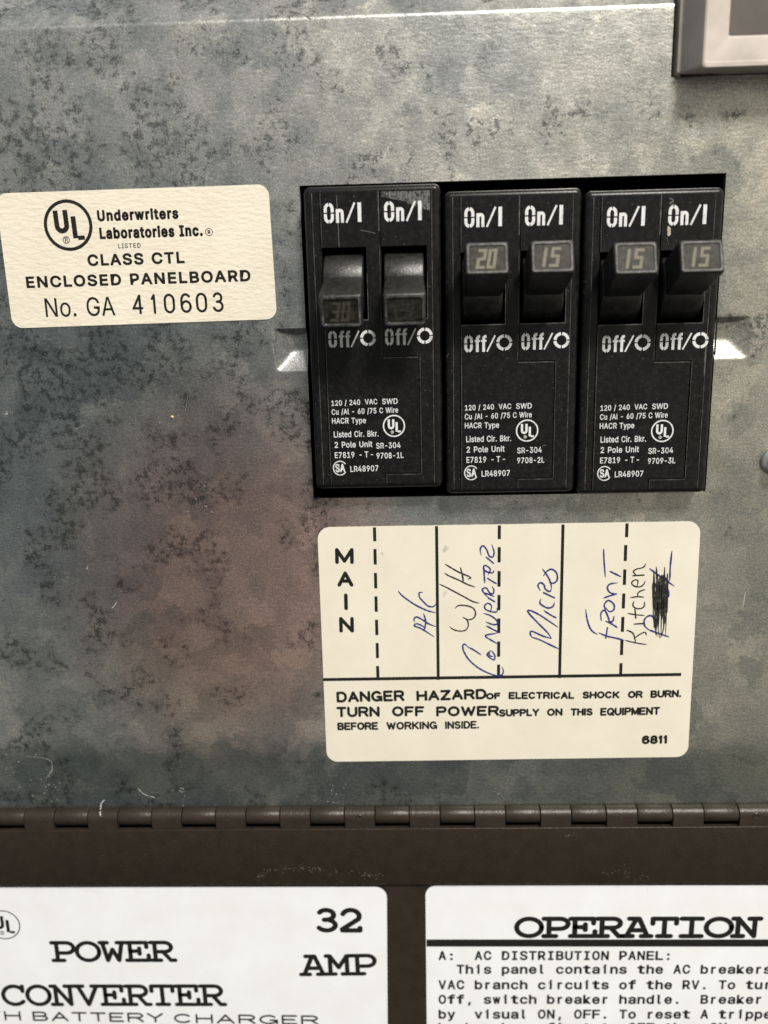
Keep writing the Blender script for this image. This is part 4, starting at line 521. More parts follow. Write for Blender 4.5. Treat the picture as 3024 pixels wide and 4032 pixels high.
def make_paper(name, c, bscale, bstr, stretch=(1, 1, 1), rough=.55):
    m, nt, b = mat(name)
    v = coords(nt); vb = coords(nt, stretch, .12)
    n = rmp(nt, noise(nt, v, .12, 5, .6), [(.3, tuple(x * k for x, k in zip(c, (.94, .93, .91)))), (.7, tuple(min(1, x * 1.02) for x in c))])
    fl = rmp(nt, noise(nt, v, 1.6, 3, .6), [(.72, (0,)*3), (.78, (1,)*3)])
    col_ = mix(nt, math_(nt, 'MULTIPLY', fl, .10), n, (.35, .31, .24))
    nt.links.new(col_, b.inputs['Base Color'])
    b.inputs['Roughness'].default_value = rough; b.inputs['Specular IOR Level'].default_value = .3
    bump(nt, b, noise(nt, vb, bscale, 4, .6), bstr, .0004)
    return m
PAPER_UL = make_paper('wrinkled_cream_paper', (.74, .685, .58), 1.35, .32, (.55, 1, 1.4))
PAPER_DIR = make_paper('cream_label_paper', (.74, .70, .60), .5, .06)
PAPER_LOW = make_paper('white_vinyl_label', (.83, .85, .885), .4, .04)

def make_brown():
    m, nt, b = mat('brown_baked_enamel')
    v = coords(nt)
    c = rmp(nt, noise(nt, v, .5, 6, .65), [(.35, (.0245, .0178, .013)), (.7, (.032, .024, .018))])
    sp = rmp(nt, noise(nt, v, 2.2, 3, .6), [(.70, (0,)*3), (.76, (1,)*3)])
    c = mix(nt, math_(nt, 'MULTIPLY', sp, .3), c, (.20, .17, .14))
    nt.links.new(c, b.inputs['Base Color'])
    b.inputs['Roughness'].default_value = .36; b.inputs['Specular IOR Level'].default_value = .36
    bump(nt, b, noise(nt, v, 2.2, 4, .6), .22, .0003)
    return m
BROWN = make_brown()
SCUFF = make_ink('pale_scuff', (.20, .175, .15), (.08, .066, .055), .47)
SMEAR = make_ink('pale_smear', (.46, .46, .445), (.24, .245, .245), .47)
CRUMB = plain('ochre_crumb', (.55, .42, .16), .7)
DARK = plain('box_inside', (.006, .006, .006), .8, spec=.1)
BEZEL = plain('pale_grey_plastic', (.46, .405, .365), .55, var=.16, vscale=.22)
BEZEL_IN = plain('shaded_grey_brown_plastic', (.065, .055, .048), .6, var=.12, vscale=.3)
RUST = plain('brown_dirt', (.05, .03, .022), .8)
STEEL = plain('zinc_screw', (.62, .61, .58), .3, .9, var=.1)

# ------------------------------------------------------------------ steel cover plate
XL, XR = -95.0, 85.0
OPX0, OPX1, OPZ0, OPZ1 = -14.35, 43.2, -26.55, 17.15          # breaker opening
CUTX, CUTZ = 35.15, 29.15                                    # corner cut-out behind the bezel
FOLD, FR = 38.35, .9
BOT = -79.2
def smin(a, b, k): 
    h = max(k - abs(a - b), 0) / k
    return min(a, b) - h * h * k * .25
def dimple(x, z):
    """shallow pressed hollows either side of the breaker opening"""
    if x < 14: zt, zv, zb, e = -1.8, -4.9, -7.9, (x + 19.3 - .12 * abs(z + 4.6)) / 3.0
    else: zt, zv, zb, e = -1.7, -4.7, -7.6, (48.4 - .12 * abs(z + 4.4) - x) / 3.2
    w = smin(smin(.6 * min((zt - z) / .7, 1) + .4 * (zt - z) / (zt - zv), (z - zb) / (zv - zb), .15), e, .2)
    if w <= 0: return 0.0
    t = min(w / .16, 1)
    return (-1.5 if x < 14 else -1.0) * (w * (t * t * (3 - 2 * t)))
def cover():
    xs = sorted(set([round(XL + i * 2.0, 3) for i in range(int((XR - XL) / 2) + 1)] + [OPX0, OPX1, CUTX]
        + [round(-20.5 + i * .2, 3) for i in range(31)] + [round(43.4 + i * .2, 3) for i in range(30)]))
    zs = sorted(set([round(BOT + i * 2.0, 3) for i in range(int((FOLD - FR - BOT) / 2) + 1)] + [OPZ0, OPZ1, CUTZ, FOLD - FR]
        + [round(-9.2 + i * .2, 3) for i in range(42)]))
    def clean(a, keep):
        r = []
        for v in a:
            if r and v - r[-1] < .09:
                if v in keep: r[-1] = v
                continue
            r.append(v)
        return r
    xs = clean(xs, (OPX0, OPX1, CUTX)); zs = clean(zs, (OPZ0, OPZ1, CUTZ, FOLD - FR))
    mb = MB()
    prof = [(z, None) for z in zs] + [(FOLD - FR + FR * math.sin(a), -FR + FR * math.cos(a)) for a in [math.radians(38) * i / 6 for i in range(1, 7)]]
    zl, dl = prof[-1]; L = 30.0
    prof += [(zl + L * math.cos(math.radians(38)) * k / 3, dl - L * math.sin(math.radians(38)) * k / 3) for k in (1, 2, 3)]
    def dep(x, j): 
        z, d = prof[j]; return dimple(x, z) if d is None else d
    idx = {}; V = []
    for j in range(len(prof)):
        for i, x in enumerate(xs):
            idx[i, j] = len(V); V.append((x, prof[j][0], dep(x, j)))
    F = []
    hole = set()
    for j in range(len(prof) - 1):
        zc = (prof[j][0] + prof[j+1][0]) / 2
        for i in range(len(xs) - 1):
            xc = (xs[i] + xs[i+1]) / 2
            if (OPX0 < xc < OPX1 and OPZ0 < zc < OPZ1) or (xc > CUTX and zc > CUTZ): hole.add((i, j)); continue
            F.append((idx[i, j], idx[i+1, j], idx[i+1, j+1], idx[i, j+1]))
    mb.add(V, F)
    TH = 1.1
    for j in range(len(prof) - 1):                            # the thickness of the sheet at cut edges
        for i in range(len(xs) - 1):
            if (i, j) not in hole: continue
            for (a, b_, n) in (((i, j), (i, j+1), (i-1, j)), ((i+1, j), (i+1, j+1), (i+1, j)), ((i, j), (i+1, j), (i, j-1)), ((i, j+1), (i+1, j+1), (i, j+1))):
                if n in hole or not (0 <= n[0] < len(xs)-1 and 0 <= n[1] < len(prof)-1): continue
                p, q = V[idx[a]], V[idx[b_]]
                mb.face([p, q, (q[0], q[1], q[2] - TH), (p[0], p[1], p[2] - TH)], 0)
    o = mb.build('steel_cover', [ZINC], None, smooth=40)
    return tag(o, 'mottled grey galvanised steel cover with rectangular breaker opening and folded top edge', 'metal cover')
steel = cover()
mb = MB()
for (a, b_) in (((OPX0, OPZ0), (OPX1, OPZ0)), ((OPX1, OPZ0), (OPX1, OPZ1))):
    if a[1] == b_[1]: mb.face([(a[0], a[1] + .01, -.32), (b_[0], b_[1] + .01, -.32), (b_[0] + .2, b_[1] - .2, .006), (a[0] - .05, a[1] - .2, .006)])
    else: mb.face([(a[0] - .01, a[1], -.32), (b_[0] - .01, b_[1], -.32), (b_[0] + .15, b_[1] + .1, .006), (a[0] + .15, a[1] - .2, .006)])
mb.build('cut_edge', CUT, steel, weld=False)
# pale smears, nicks and a stuck crumb seen on the sheet
def flecks(mb, u, v, n, su, sv, size, m=0, d=.012):
    for _ in range(n):
        p = P(u + random.gauss(0, su), v + random.gauss(0, sv))
        a = random.random() * 6.28; r = size * (.4 + random.random())
        mb.face([(p.x + r * (.6 + .5 * random.random()) * math.cos(a + k * 1.2566), p.y + .6 * r * (.6 + .5 * random.random()) * math.sin(a + k * 1.2566), d + random.random() * .004) for k in range(5)], m)
for u, v, n, su, sv, size in ((1510, 610, 26, 10, 38, .13), (790, 1965, 18, 28, 34, .09), (672, 1640, 10, 26, 26, .09), (320, 2240, 9, 16, 12, .13), (60, 3010, 22, 46, 46, .12),
        (180, 3110, 18, 60, 34, .11), (730, 3125, 10, 14, 16, .12), (1330, 3110, 16, 22, 26, .11), (1960, 3120, 9, 14, 12, .12), (30, 1625, 7, 10, 5, .13), (2380, 560, 26, 50, 50, .05)):
    mb = MB(); flecks(mb, u, v, n, su, sv, size); mb.build('smear', SMEAR, steel, weld=False, smooth=0)
for pts, w in (([(1545, 555), (1525, 590), (1505, 640)], .20), ([(460, 2370), (448, 2388), (440, 2394)], .12), ([(700, 2930), (735, 2918)], .07),
               ([(545, 3105), (570, 3128), (610, 3140)], .12), ([(300, 1690), (335, 1672)], .07), ([(90, 2975), (190, 2990), (205, 3030), (180, 3065)], .07),
               ([(740, 1560), (730, 1620)], .04), ([(1400, 600), (1432, 612)], .04), ([(2935, 2330), (2925, 2390)], .22), ([(2810, 2450), (2850, 2490)], .05)):
    mb = MB(); put(mb, ribbon([P(*p) for p in catmull(pts)], w, taper=True, wob=.9), lambda x, y: (x, y, .02), random.randint(0, 6))
    mb.build('scratch', SMEAR, steel, weld=False, smooth=0)
mb = MB(); c = P(678, 1642)
for k in range(6):
    a = k / 6 * 6.28; b_ = (k + 1) / 6 * 6.28
    mb.face([(c.x, c.y, .35), (c.x + .28 * math.cos(a), c.y + .25 * math.sin(a), 0), (c.x + .28 * math.cos(b_), c.y + .25 * math.sin(b_), 0)])
mb.build('crumb', CRUMB, None); tag(bpy.data.objects['crumb'], 'tiny ochre crumb stuck to the dark grey steel below the certification sticker', 'crumb')

# ------------------------------------------------------------------ dark box behind the cover
mb = MB()
x0, x1, z0, z1, d0, d1 = -40, 84, -40, 46, -32, -3.5
for f in ([(x0,z0,d0),(x1,z0,d0),(x1,z1,d0),(x0,z1,d0)], [(x0,z0,d0),(x0,z1,d0),(x0,z1,d1),(x0,z0,d1)], [(x1,z0,d0),(x1,z0,d1),(x1,z1,d1),(x1,z1,d0)],
          [(x0,z0,d0),(x0,z0,d1),(x1,z0,d1),(x1,z0,d0)], [(x0,z1,d0),(x1,z1,d0),(x1,z1,d1),(x0,z1,d1)]): mb.face(f)
tag(mb.build('enclosure_box', DARK, None), 'black inside of the box showing in the gaps around the breakers', 'box')

# ------------------------------------------------------------------ circuit breakers
D = 3.5
def rrect(x0, x1, z0, z1, r, n=5):
    r = max(r, .01); p = []
    for cx, cz, a0 in ((x1 - r, z1 - r, 0), (x0 + r, z1 - r, 90), (x0 + r, z0 + r, 180), (x1 - r, z0 + r, 270)):
        p += [(cx + r * math.cos(math.radians(a0 + 90 * k / n)), cz + r * math.sin(math.radians(a0 + 90 * k / n))) for k in range(n + 1)]
    return p
def loft(mb, loops, m=0, cap=True):
    for a, b_ in zip(loops, loops[1:]):
        n = len(a)
        for i in range(n): mb.face([a[i], a[(i+1) % n], b_[(i+1) % n], b_[i]], m)
    if cap: mb.face(loops[-1], m)
SLOTS = ((-7.05, -.95), (1.05, 7.2)); SZ0, SZ1 = 2.9, 12.4
def cells(mb, xs, zs, depth, floor=True):
    """stepped relief: one depth per cell with walls between cells of different depth"""
    def dd(i, j): return depth((xs[i] + xs[i+1]) / 2, (zs[j] + zs[j+1]) / 2)
    nx, nz = len(xs) - 1, len(zs) - 1
    for i in range(nx):
        for j in range(nz):
            d = dd(i, j)
            mt = 1 if d < D - 1 else 0
            mb.face([(xs[i], zs[j], d), (xs[i+1], zs[j], d), (xs[i+1], zs[j+1], d), (xs[i], zs[j+1], d)], mt)
            if i < nx - 1 and abs(dd(i+1, j) - d) > 1e-6:
                e = dd(i+1, j); mb.face([(xs[i+1], zs[j], d), (xs[i+1], zs[j+1], d), (xs[i+1], zs[j+1], e), (xs[i+1], zs[j], e)], 0)
            if j < nz - 1 and abs(dd(i, j+1) - d) > 1e-6:
                e = dd(i, j+1); mb.face([(xs[i], zs[j+1], d), (xs[i+1], zs[j+1], d), (xs[i+1], zs[j+1], e), (xs[i], zs[j+1], e)], 0)
SEGS = {'2': [[(0,1),(.8,1),(.8,.52),(0,.48),(0,0),(.8,0)]], 'L': [[(0,1),(0,0),(.5,0)], [(.3,1),(.75,1),(.75,0)]],
        '1': [[(.5,1),(.5,0)]], '5': [[(.85,1),(0,1),(0,.55),(.8,.55),(.8,0),(-.1,0)]], '3': [[(0,1),(.8,1),(.8,0),(-.05,0)], [(.15,.5),(.8,.5)]]}
def make_toggle_part(parent, cx, up, rating, ink, ox, oz):
    a = math.radians(19) * (1 if up else -1)
    dz, dy = math.sin(a), math.cos(a)
    pz, pd = (SZ0 + SZ1) / 2 - .1, D - 3.0
    s0 = 1 if up else -1
    def W(x, t, s):        # x across, t out along the lever, s across its thickness
        return (cx + x + ox, pz + dz * t + dy * s + oz, pd + dy * t - dz * s)
    mb = MB()
    n = 40; hw = 2.68; R0 = 4.45                      # drum
    ring = [(pz + R0 * math.cos(k / n * 6.2832), pd + R0 * math.sin(k / n * 6.2832)) for k in range(n)]
    prof = [(-hw, R0 - .2), (-hw + .12, R0 - .05), (-hw + .25, R0), (hw - .25, R0), (hw - .12, R0 - .05), (hw, R0 - .2)]
    loops = [[(cx + px + ox, pz + r * math.cos(k / n * 6.2832) + oz, pd + r * math.sin(k / n * 6.2832)) for k in range(n)] for px, r in prof]
    mb.face(loops[0]); loft(mb, loops)
    T = 11.0
    secs = [(2.6, 2.50, 2.30), (4.4, 2.52, 2.34), (5.2, 2.62, 2.30), (T - .55, 2.76, 2.16), (T - .28, 2.74, 2.13), (T - .1, 2.66, 2.05), (T, 2.5, 1.9), (T, 2.28, 1.70), (T - .12, 2.2, 1.62)]
    ll = [[W(x, t, s) for x, s in rrect(-w, w, -h, h, .32)] for t, w, h in secs]
    loft(mb, ll, cap=False)
    # scuffed rim round the rating window
    rim = [[W(x, T + .012, s) for x, s in rrect(-w, w, -h, h, .3)] for w, h in ((2.52, 1.92), (2.27, 1.69))]
    loft(mb, rim, 1, cap=False)
    tg = mb.build('toggle', [TOGGLE, WEAR], parent, smooth=40)
    mb = MB()
    mb.face(ll[-1], 0)
    lay = 0
    sl = .16
    for k, ch in enumerate(rating):
        for st in SEGS[ch]:
            wch = .95 if ch != '1' else .3
            pts = [((-1.35 if len(rating) < 3 else -1.6) + k * (1.35 if rating[0] != '1' else 1.05) + px * wch + (py - .5) * sl * 2.3 + .25, -1.15 + py * 2.2) for px, py in st]
            polys = []
            for q0, q1 in zip(pts, pts[1:]):
                q0 = Vector(q0); q1 = Vector(q1); e = (q1 - q0).normalized() * .17
                polys.append(ribbon([q0 - e, q1 + e], .40, cap='butt')[0])
                polys.append(None)
            lay = put(mb, polys, lambda x, y: (x, y, 0), 0, 1) if False else lay
            for i_, p in enumerate([p for p in polys if p]):
                mb.face([W(q.x, T - .10 + .004 * (i_ % 3), q.y) for q in p], 1)
    mb.build('rating_window', [WINDOW, ink], tg, weld=False, smooth=0)
    return tg
def make_window():
    m, nt, b = mat('smoky_amber_window')
    v = coords(nt)
    c = rmp(nt, noise(nt, v, 1.2, 6, .7), [(.4, (.010, .0095, .0075)), (.68, (.045, .042, .033))])
    nt.links.new(c, b.inputs['Base Color']); b.inputs['Roughness'].default_value = .45; b.inputs['Specular IOR Level'].default_value = .12
    return m
WINDOW = make_window()
INK_ON = make_ink('beige_numeral', (.155, .145, .11), (.08, .075, .058), .38)
INK_OFF = make_ink('faded_numeral', (.060, .056, .046), (.028, .026, .022), .45)
INK_GONE = make_ink('rubbed_numeral', (.040, .037, .031), (.018, .017, .015), .5)

def stencil_on(mb, x, z, cap, d, ox, oz):
    lay = 0
    def F(px, py): return (x + px * cap + ox, z + py * cap + oz, d)
    w = .16
    def ring(x0, x1, g=.035):
        nonlocal lay
        r = (x1 - x0) / 2 - w / 2; cx = (x0 + x1) / 2; hz = .5 - w / 2 + .02
        for sx in (1, -1):
            for sz in (1, -1):
                pts = [(cx + sx * r, .5 + sz * g)] + [(cx + sx * r * math.cos(math.radians(t)), .5 + sz * (hz - r * 1.25 + r * 1.25 * math.sin(math.radians(t)))) for t in range(0, 91, 15)]
                pts[-1] = (cx + sx * g * .6, pts[-1][1])
                lay = put(mb, ribbon(pts, w, cap='butt'), F, lay)
    ring(0, .53)
    lay = put(mb, ribbon([(.72, 0), (.72, .70)], w, cap='butt'), F, lay)
    lay = put(mb, ribbon([(.76, .57)] + arc(.86, .5, .12, .13, 100, 0, 6) + [(.98, 0)], w * .95, cap='butt'), F, lay)
    lay = put(mb, ribbon([(1.19, 0), (1.65, 1)], .10, cap='butt'), F, lay)
    lay = put(mb, ribbon([(1.90, .02), (1.90, 1)], .19, cap='butt'), F, lay)
def stencil_off(mb, x, z, cap, d, ox, oz):
    lay = 0
    def F(px, py): return (x + px * cap + ox, z + py * cap + oz, d)
    w = .17
    r = .26 - w / 2; cx = .26; hz = .5 - w / 2 + .02; g = .035
    for sx in (1, -1):
        for sz in (1, -1):
            pts = [(cx + sx * r, .5 + sz * g)] + [(cx + sx * r * math.cos(math.radians(t)), .5 + sz * (hz - r * 1.25 + r * 1.25 * math.sin(math.radians(t)))) for t in range(0, 91, 15)]
            pts[-1] = (cx + sx * g * .6, pts[-1][1])
            lay = put(mb, ribbon(pts, w, cap='butt'), F, lay)
    for fx in (.80, 1.19):
        lay = put(mb, ribbon([(fx, 0), (fx, .80)] + arc(fx + .12, .80, .12, .13, 180, 90, 5) + [(fx + .17, .93)], w, cap='butt'), F, lay)
        lay = put(mb, ribbon([(fx - .16, .66), (fx + .17, .66)], .12, cap='butt'), F, lay)
    lay = put(mb, ribbon([(1.40, 0), (1.90, .98)], .09, cap='butt'), F, lay)
    for q in range(4):
        lay = put(mb, ribbon(arc(2.46, .53, .40, .40, q * 90 + 5, q * 90 + 85, 8), .18, cap='butt'), F, lay)
def ul_mark(mb, c, ro, d, wr, m=0, rot=0.0):
    """ring with a stepped U and L and a small registered sign; c is the centre in mm"""
    def F(x, y): 
        return (c[0] + ro * (x * math.cos(rot) - y * math.sin(rot)), c[1] + ro * (x * math.sin(rot) + y * math.cos(rot)), d)
    lay = put(mb, ribbon(arc(0, 0, 1 - wr / 2, 1 - wr / 2, 0, 360, 48), wr, cap='butt'), F, 0, m)
    lay = put(mb, ribbon([(-.46, .60), (-.46, .02)] + arc(-.26, .0, .20, .20, 180, 360, 8) + [(-.06, .60)], .20, cap='butt'), F, lay, m)
    lay = put(mb, ribbon([(.24, .335), (.24, -.52)], .20, cap='butt'), F, lay, m)
    lay = put(mb, ribbon([(.34, -.51), (.62, -.51)], .17, cap='butt'), F, lay, m)
    lay = put(mb, ribbon(arc(-.16, -.56, .13, .13, 0, 360, 20), .03, cap='butt'), F, lay, m)
    for st in ([(-.20, -.64), (-.20, -.48), (-.13, -.48), (-.11, -.52), (-.14, -.56), (-.20, -.56)], [(-.15, -.56), (-.11, -.64)]):
        lay = put(mb, ribbon(st, .03), F, lay, m)

OB = Vector((14.3, -4.75))                   # reference breaker (middle) centre
def Lz(u, v): return P(1700 + u * .3617, 1300 + v * .3617, D) - OB       # lettering measured on the middle breaker
def breaker(x, z, label, up, ratings, inks, code, wear_top=False, dxr=0.0, tx=0.0, marks=()):
    o = empty('circuit_breaker', x, z, 0, label, 'circuit breaker', 'circuit breakers in the opening')
    mb = MB()
    x0, x1, z0, z1 = -9.12, 9.12, -20.8, 20.2
    px0, px1, pz0, pz1 = -8.02, 7.93, -20.05, 19.35
    n = 8
    loops = [[(a + x, b_ + z, -14) for a, b_ in rrect(x0, x1, z0, z1, .9)]]
    for k in range(n + 1):
        t = math.radians(90 * k / n); ins = .8 * (1 - math.cos(t)); dd = D - .85 + .8 * math.sin(t)
        loops.append([(a + x, b_ + z, dd) for a, b_ in rrect(x0 + ins, x1 - ins, z0 + ins * .9, z1 - ins, max(.05, .9 - ins))])
    # shoulder ring from the rounded edge to the raised plate
    loops.append([(a + x, b_ + z, D - .05) for a, b_ in rrect(px0, px1, pz0, pz1, .02)])
    loops.append([(a + x, b_ + z, D) for a, b_ in rrect(px0, px1, pz0, pz1, .02)])
    loft(mb, loops, cap=False)
    g = .09
    xs = sorted([px0, -7.03 - g, -7.03 + g, -7.05 + .12, -.95, .97 - g, .97 + g, 1.07, 7.2, px1, 5.95 - g, 5.95 + g])
    xs = [px0, -7.12, -6.94, -.95, .88, 1.06, 5.86, 6.04, 7.2, px1]
    zs = [pz0, -18.72, -18.54, -2.29, -2.11, SZ0, SZ1, pz1]
    def depth(a, b_):
        if SZ0 < b_ < SZ1 and (-6.94 < a < -.95 or 1.06 < a < 7.2): return -5.0
        if -7.12 < a < -6.94: return D - .30
        if .88 < a < 1.06 and (b_ > -2.29 or b_ < -18.54): return D - .28
        if .88 < a < 6.04 and (-2.29 < b_ < -2.11 or -18.72 < b_ < -18.54): return D - .30
        if 5.86 < a < 6.04 and -18.72 < b_ < -2.11: return D - .30
        return D
    m2 = MB(); cells(m2, xs, zs, depth)
    m2.v = [(a + x, b_ + z, d) for a, b_, d in m2.v]
    mb.add(m2.v, m2.f)
    mb.m[-len(m2.m):] = [2 if q else 0 for q in m2.m]
    # scuffed arrises, as thin worn lines
    def line(pts, w): put(mb, ribbon([(a + x, b_ + z) for a, b_ in pts], w, cap='butt'), lambda p, q: (p, q, D + .015), random.randint(0, 5), 1)
    line([(px0 + .03, pz0), (px0 + .03, pz1)], .07); line([(px1 - .03, pz0), (px1 - .03, pz1)], .07)
    line([(-6.88, pz0), (-6.88, SZ0)], .06); line([(-6.88, SZ1), (-6.88, pz1)], .05)
    line([(.84, SZ1 + 2), (.84, pz1)], .12); line([(.86, -2.05), (.86, SZ1)], .05); line([(1.1, pz0), (1.1, -18.75)], .06)
    line([(-6.9, SZ0 - .08), (-.9, SZ0 - .08)], .13); line([(1.1, SZ0 - .08), (7.2, SZ0 - .08)], .11); line([(-.9, SZ0), (-.9, SZ1 - 3.5)], .07); line([(7.24, SZ0), (7.24, SZ1 - 3.5)], .06)
    line([(.95, -2.36), (5.85, -2.36)], .08); line([(6.08, -18.6), (6.08, -2.2)], .06); line([(1.0, -18.78), (6.05, -18.78)], .09)
    hs = mb.build('housing', [BLACK, WEAR, GROOVE], o, smooth=40)
    if wear_top:                                              # grey rubbed patch on the upper right corner
        mb = MB()
        for k in range(34):
            a = 1.3 + 6.4 * k / 34; l = .7 + 1.9 * (k / 34) ** 1.3 * (.75 + .4 * random.random()); w = .1 + .16 * random.random()
            mb.face([(x + a, z + 19.3, D + .018), (x + a + w, z + 19.3, D + .018), (x + a + w, z + 19.3 - l, D + .018), (x + a, z + 19.3 - l * .92, D + .018)])
        mb.build('rubbed_patch', RUB, o, weld=False, smooth=0)
        mb = MB()
        put(mb, ribbon([(x - 4.55, z + SZ1 + .05), (x - 4.62, z + 16), (x - 4.68, z + 19)], .05, cap='butt'), lambda p, q: (p, q, D + .02), 0)
        mb.build('scratch', WEARLIGHT, o, weld=False, smooth=0)
    for m_, pts, w in marks:
        mb = MB(); put(mb, ribbon([P(*p, D) for p in catmull(pts)], w, taper=True, wob=.9), lambda p, q: (p, q, D + .025), 0)
        mb.build('chip' if m_ is CHIP else 'scratch', m_, o, weld=False, smooth=0)
    for k, (a, b_) in enumerate(SLOTS): make_toggle_part(o, (a + b_) / 2 - .05 + (.03 if k else -.02), up, ratings[k], inks[k], x, z)
    d = D + .02
    tx0 = x + tx
    mb = MB()
    for k, (u, v) in enumerate(((355, -1117), (1015, -1135))):
        q = P(1700 + u * .3617, 640 + (v + 1825) * .3617, D) - OB
        stencil_on(mb, q.x, q.y, 2.50, d, tx0, z)
    mb.build('on_lettering', WHITEINK, o, weld=False, smooth=0)
    mb = MB()
    for u, v in ((355, 240), (975, 215)):
        q = Lz(u, v); stencil_off(mb, q.x, q.y, 2.22, d, tx0, z)
    mb.build('off_lettering', WHITEINK, o, weld=False, smooth=0)
    def bl(u0, v0, u1, v1, cap):
        a = Lz(u0, v0) + Vector((tx0, z)); b_ = Lz(u1, v1) + Vector((tx0, z))
        return base_mm(a, b_, cap * .3617 * .0355)
    mb = MB()
    for t, u0, v0, u1, v1, cap in (('120 / 240', 362, 875, 677, 863, 58), ('VAC', 728, 860, 865, 856, 58), ('SWD', 918, 857, 1088, 852, 60),
            ('Cu /Al - 60 /75 C Wire', 360, 972, 1090, 948, 60), ('HACR Type', 360, 1070, 733, 1062, 62), ('Listed Cir. Bkr.', 375, 1220, 865, 1208, 66),
            ('2 Pole Unit', 380, 1333, 793, 1322, 66), ('E7819', 378, 1445, 593, 1440, 66), ('-', 648, 1437, 672, 1437, 66), ('T', 705, 1436, 745, 1435, 66),
            ('-', 772, 1434, 797, 1434, 66), ('LR48907', 543, 1595, 850, 1585, 66)):
        type_line(mb, t, bl(u0, v0, u1, v1, cap), d, .013)
    mb.build('rating_lettering', WHITEINK, o, weld=False, smooth=0)
    mb = MB()
    r0 = bl(930 + dxr, 1342, 1197 + dxr, 1332, 64); type_line(mb, 'SR-304', r0, d, .013)
    r0 = bl(930 + dxr, 1450, 1225 + dxr, 1442, 64); type_line(mb, code, r0, d, .013)
    mb.build('date_code', WHITEINK, o, weld=False, smooth=0)
    mb = MB()
    q = Lz(1038, 1093) + Vector((tx0, z)); ul_mark(mb, q, 1.57, d, .12)
    mb.build('listing_mark', WHITEINK, o, weld=False, smooth=0)
    mb = MB()
    q = Lz(430, 1553) + Vector((tx0, z))
    F = lambda a, b_: (q.x + a, q.y + b_, d)
    put(mb, ribbon(arc(0, 0, .95, 1.0, 38, 322, 24), .15), F, 0)
    type_line(mb, 'S', base_mm(q + Vector((-.66, -.6)), q + Vector((-.02, -.58)), 1.2), d + .004, .025)
    type_line(mb, 'A', base_mm(q + Vector((.0, -.6)), q + Vector((.74, -.58)), 1.2), d + .012, .025)
    mb.build('standards_mark', WHITEINK, o, weld=False, smooth=0)
    return o
RUB = make_ink('rubbed_plastic', (.16, .16, .155), (.03, .03, .03), .47)
WEARLIGHT = plain('light_scratch', (.16, .16, .155), .6)
CHIP = plain('bare_beige_chip', (.42, .36, .27), .6)
breaker(OB.x - 18.68, OB.y + 1.05, 'left black circuit breaker with both toggles down at Off', False, ('3L', '2L'), (INK_OFF, INK_GONE), '9708-1L', True, -95, 0, ((WEARLIGHT, [(1418, 906), (1450, 912), (1480, 920)], .045), (WEARLIGHT, [(1392, 770), (1394, 776)], .1)))
breaker(OB.x, OB.y, 'middle black circuit breaker with raised toggles reading 20 and 15', True, ('2L', '15'), (INK_ON, INK_ON), '9708-2L', False, 0, 0, ((WEARLIGHT, [(2136, 1757), (2150, 1752)], .1), (WEARLIGHT, [(1760, 1405), (1768, 1390)], .06)))
breaker(OB.x + 18.58, OB.y - .45, 'right black circuit breaker with raised toggles both reading 15', True, ('15', '15'), (INK_ON, INK_ON), '9709-3L', False, -35, .25, ((CHIP, [(2632, 892), (2635, 912), (2633, 926)], .42), (WEARLIGHT, [(2636, 780), (2652, 790), (2636, 800), (2656, 806)], .09), (WEARLIGHT, [(2626, 935), (2632, 965)], .05), (WEARLIGHT, [(2782, 1340), (2776, 1400), (2772, 1480)], .07)))

# ------------------------------------------------------------------ stickers
def sticker(name, px, d0, th, rad, m, label, cat, group=None):
    c = [P(u, v, d0 + th) for u, v in px]
    ctr = sum(c, Vector((0, 0))) / 4
    o = empty(name, ctr.x, ctr.y, d0, label, cat, group)
    pts = []
    for i in range(4):
        p = c[i]; a = (c[i-1] - p).normalized(); b_ = (c[(i+1) % 4] - p).normalized()
        s = p + a * rad; e = p + b_ * rad; ce = p + (a + b_) * rad
        for k in range(9):
            t = math.radians(90 * k / 8)
            pts.append(ce - b_ * rad * math.cos(t) - a * rad * math.sin(t))
    mb = MB()
    loops = [[(p.x, p.y, d0) for p in pts], [(p.x, p.y, d0 + th) for p in pts]]
    loft(mb, loops)
    mb.build('paper', m, o, smooth=0)
    return o, d0 + th + .006
# certification sticker
ul, dU = sticker('certification_sticker', [(-19, 762), (1056, 725), (1091, 1256), (50, 1293)], 0.0, .10, 1.5, PAPER_UL,
                 'cream wrinkled certification sticker with black lettering, left of the breakers', 'sticker')
def U(x, y): return (x * .6932, 680 + y * .6932)
def ub(x0, y0, x1, y1, cap): return base(*U(x0, y0), *U(x1, y1), cap * .6932, dU)
mb = MB()
c = P(*U(387, 299), dU); ro = (P(*U(525, 292), dU) - P(*U(250, 306), dU)).length / 2
ul_mark(mb, c, ro, dU, .135, rot=.035)
mb.build('listing_mark', BLACKINK, ul, weld=False, smooth=0)
mb = MB()
type_line(mb, 'Underwriters', ub(555, 277, 1015, 262, 64), dU, .042)
type_line(mb, 'Laboratories Inc.', ub(568, 378, 1153, 360, 66), dU, .042)
cc = P(*U(1187, 337), dU); F = lambda a, b_: (cc.x + a, cc.y + b_, dU)
put(mb, ribbon(arc(0, 0, .48, .48, 0, 360, 24), .10, cap='butt'), F, 0)
type_line(mb, 'R', base_mm(cc + Vector((-.17, -.24)), cc + Vector((.2, -.23)), .5), dU + .004, .04)
type_line(mb, 'LISTED', ub(673, 430, 800, 426, 27), dU, .013, space=1.15)
mb.build('company_lettering', BLACKINK, ul, weld=False, smooth=0)
mb = MB()
type_line(mb, 'CLASS CTL', ub(500, 531, 1050, 514, 66), dU, .034)
type_line(mb, 'ENCLOSED PANELBOARD', ub(152, 656, 1425, 617, 66), dU, .034)
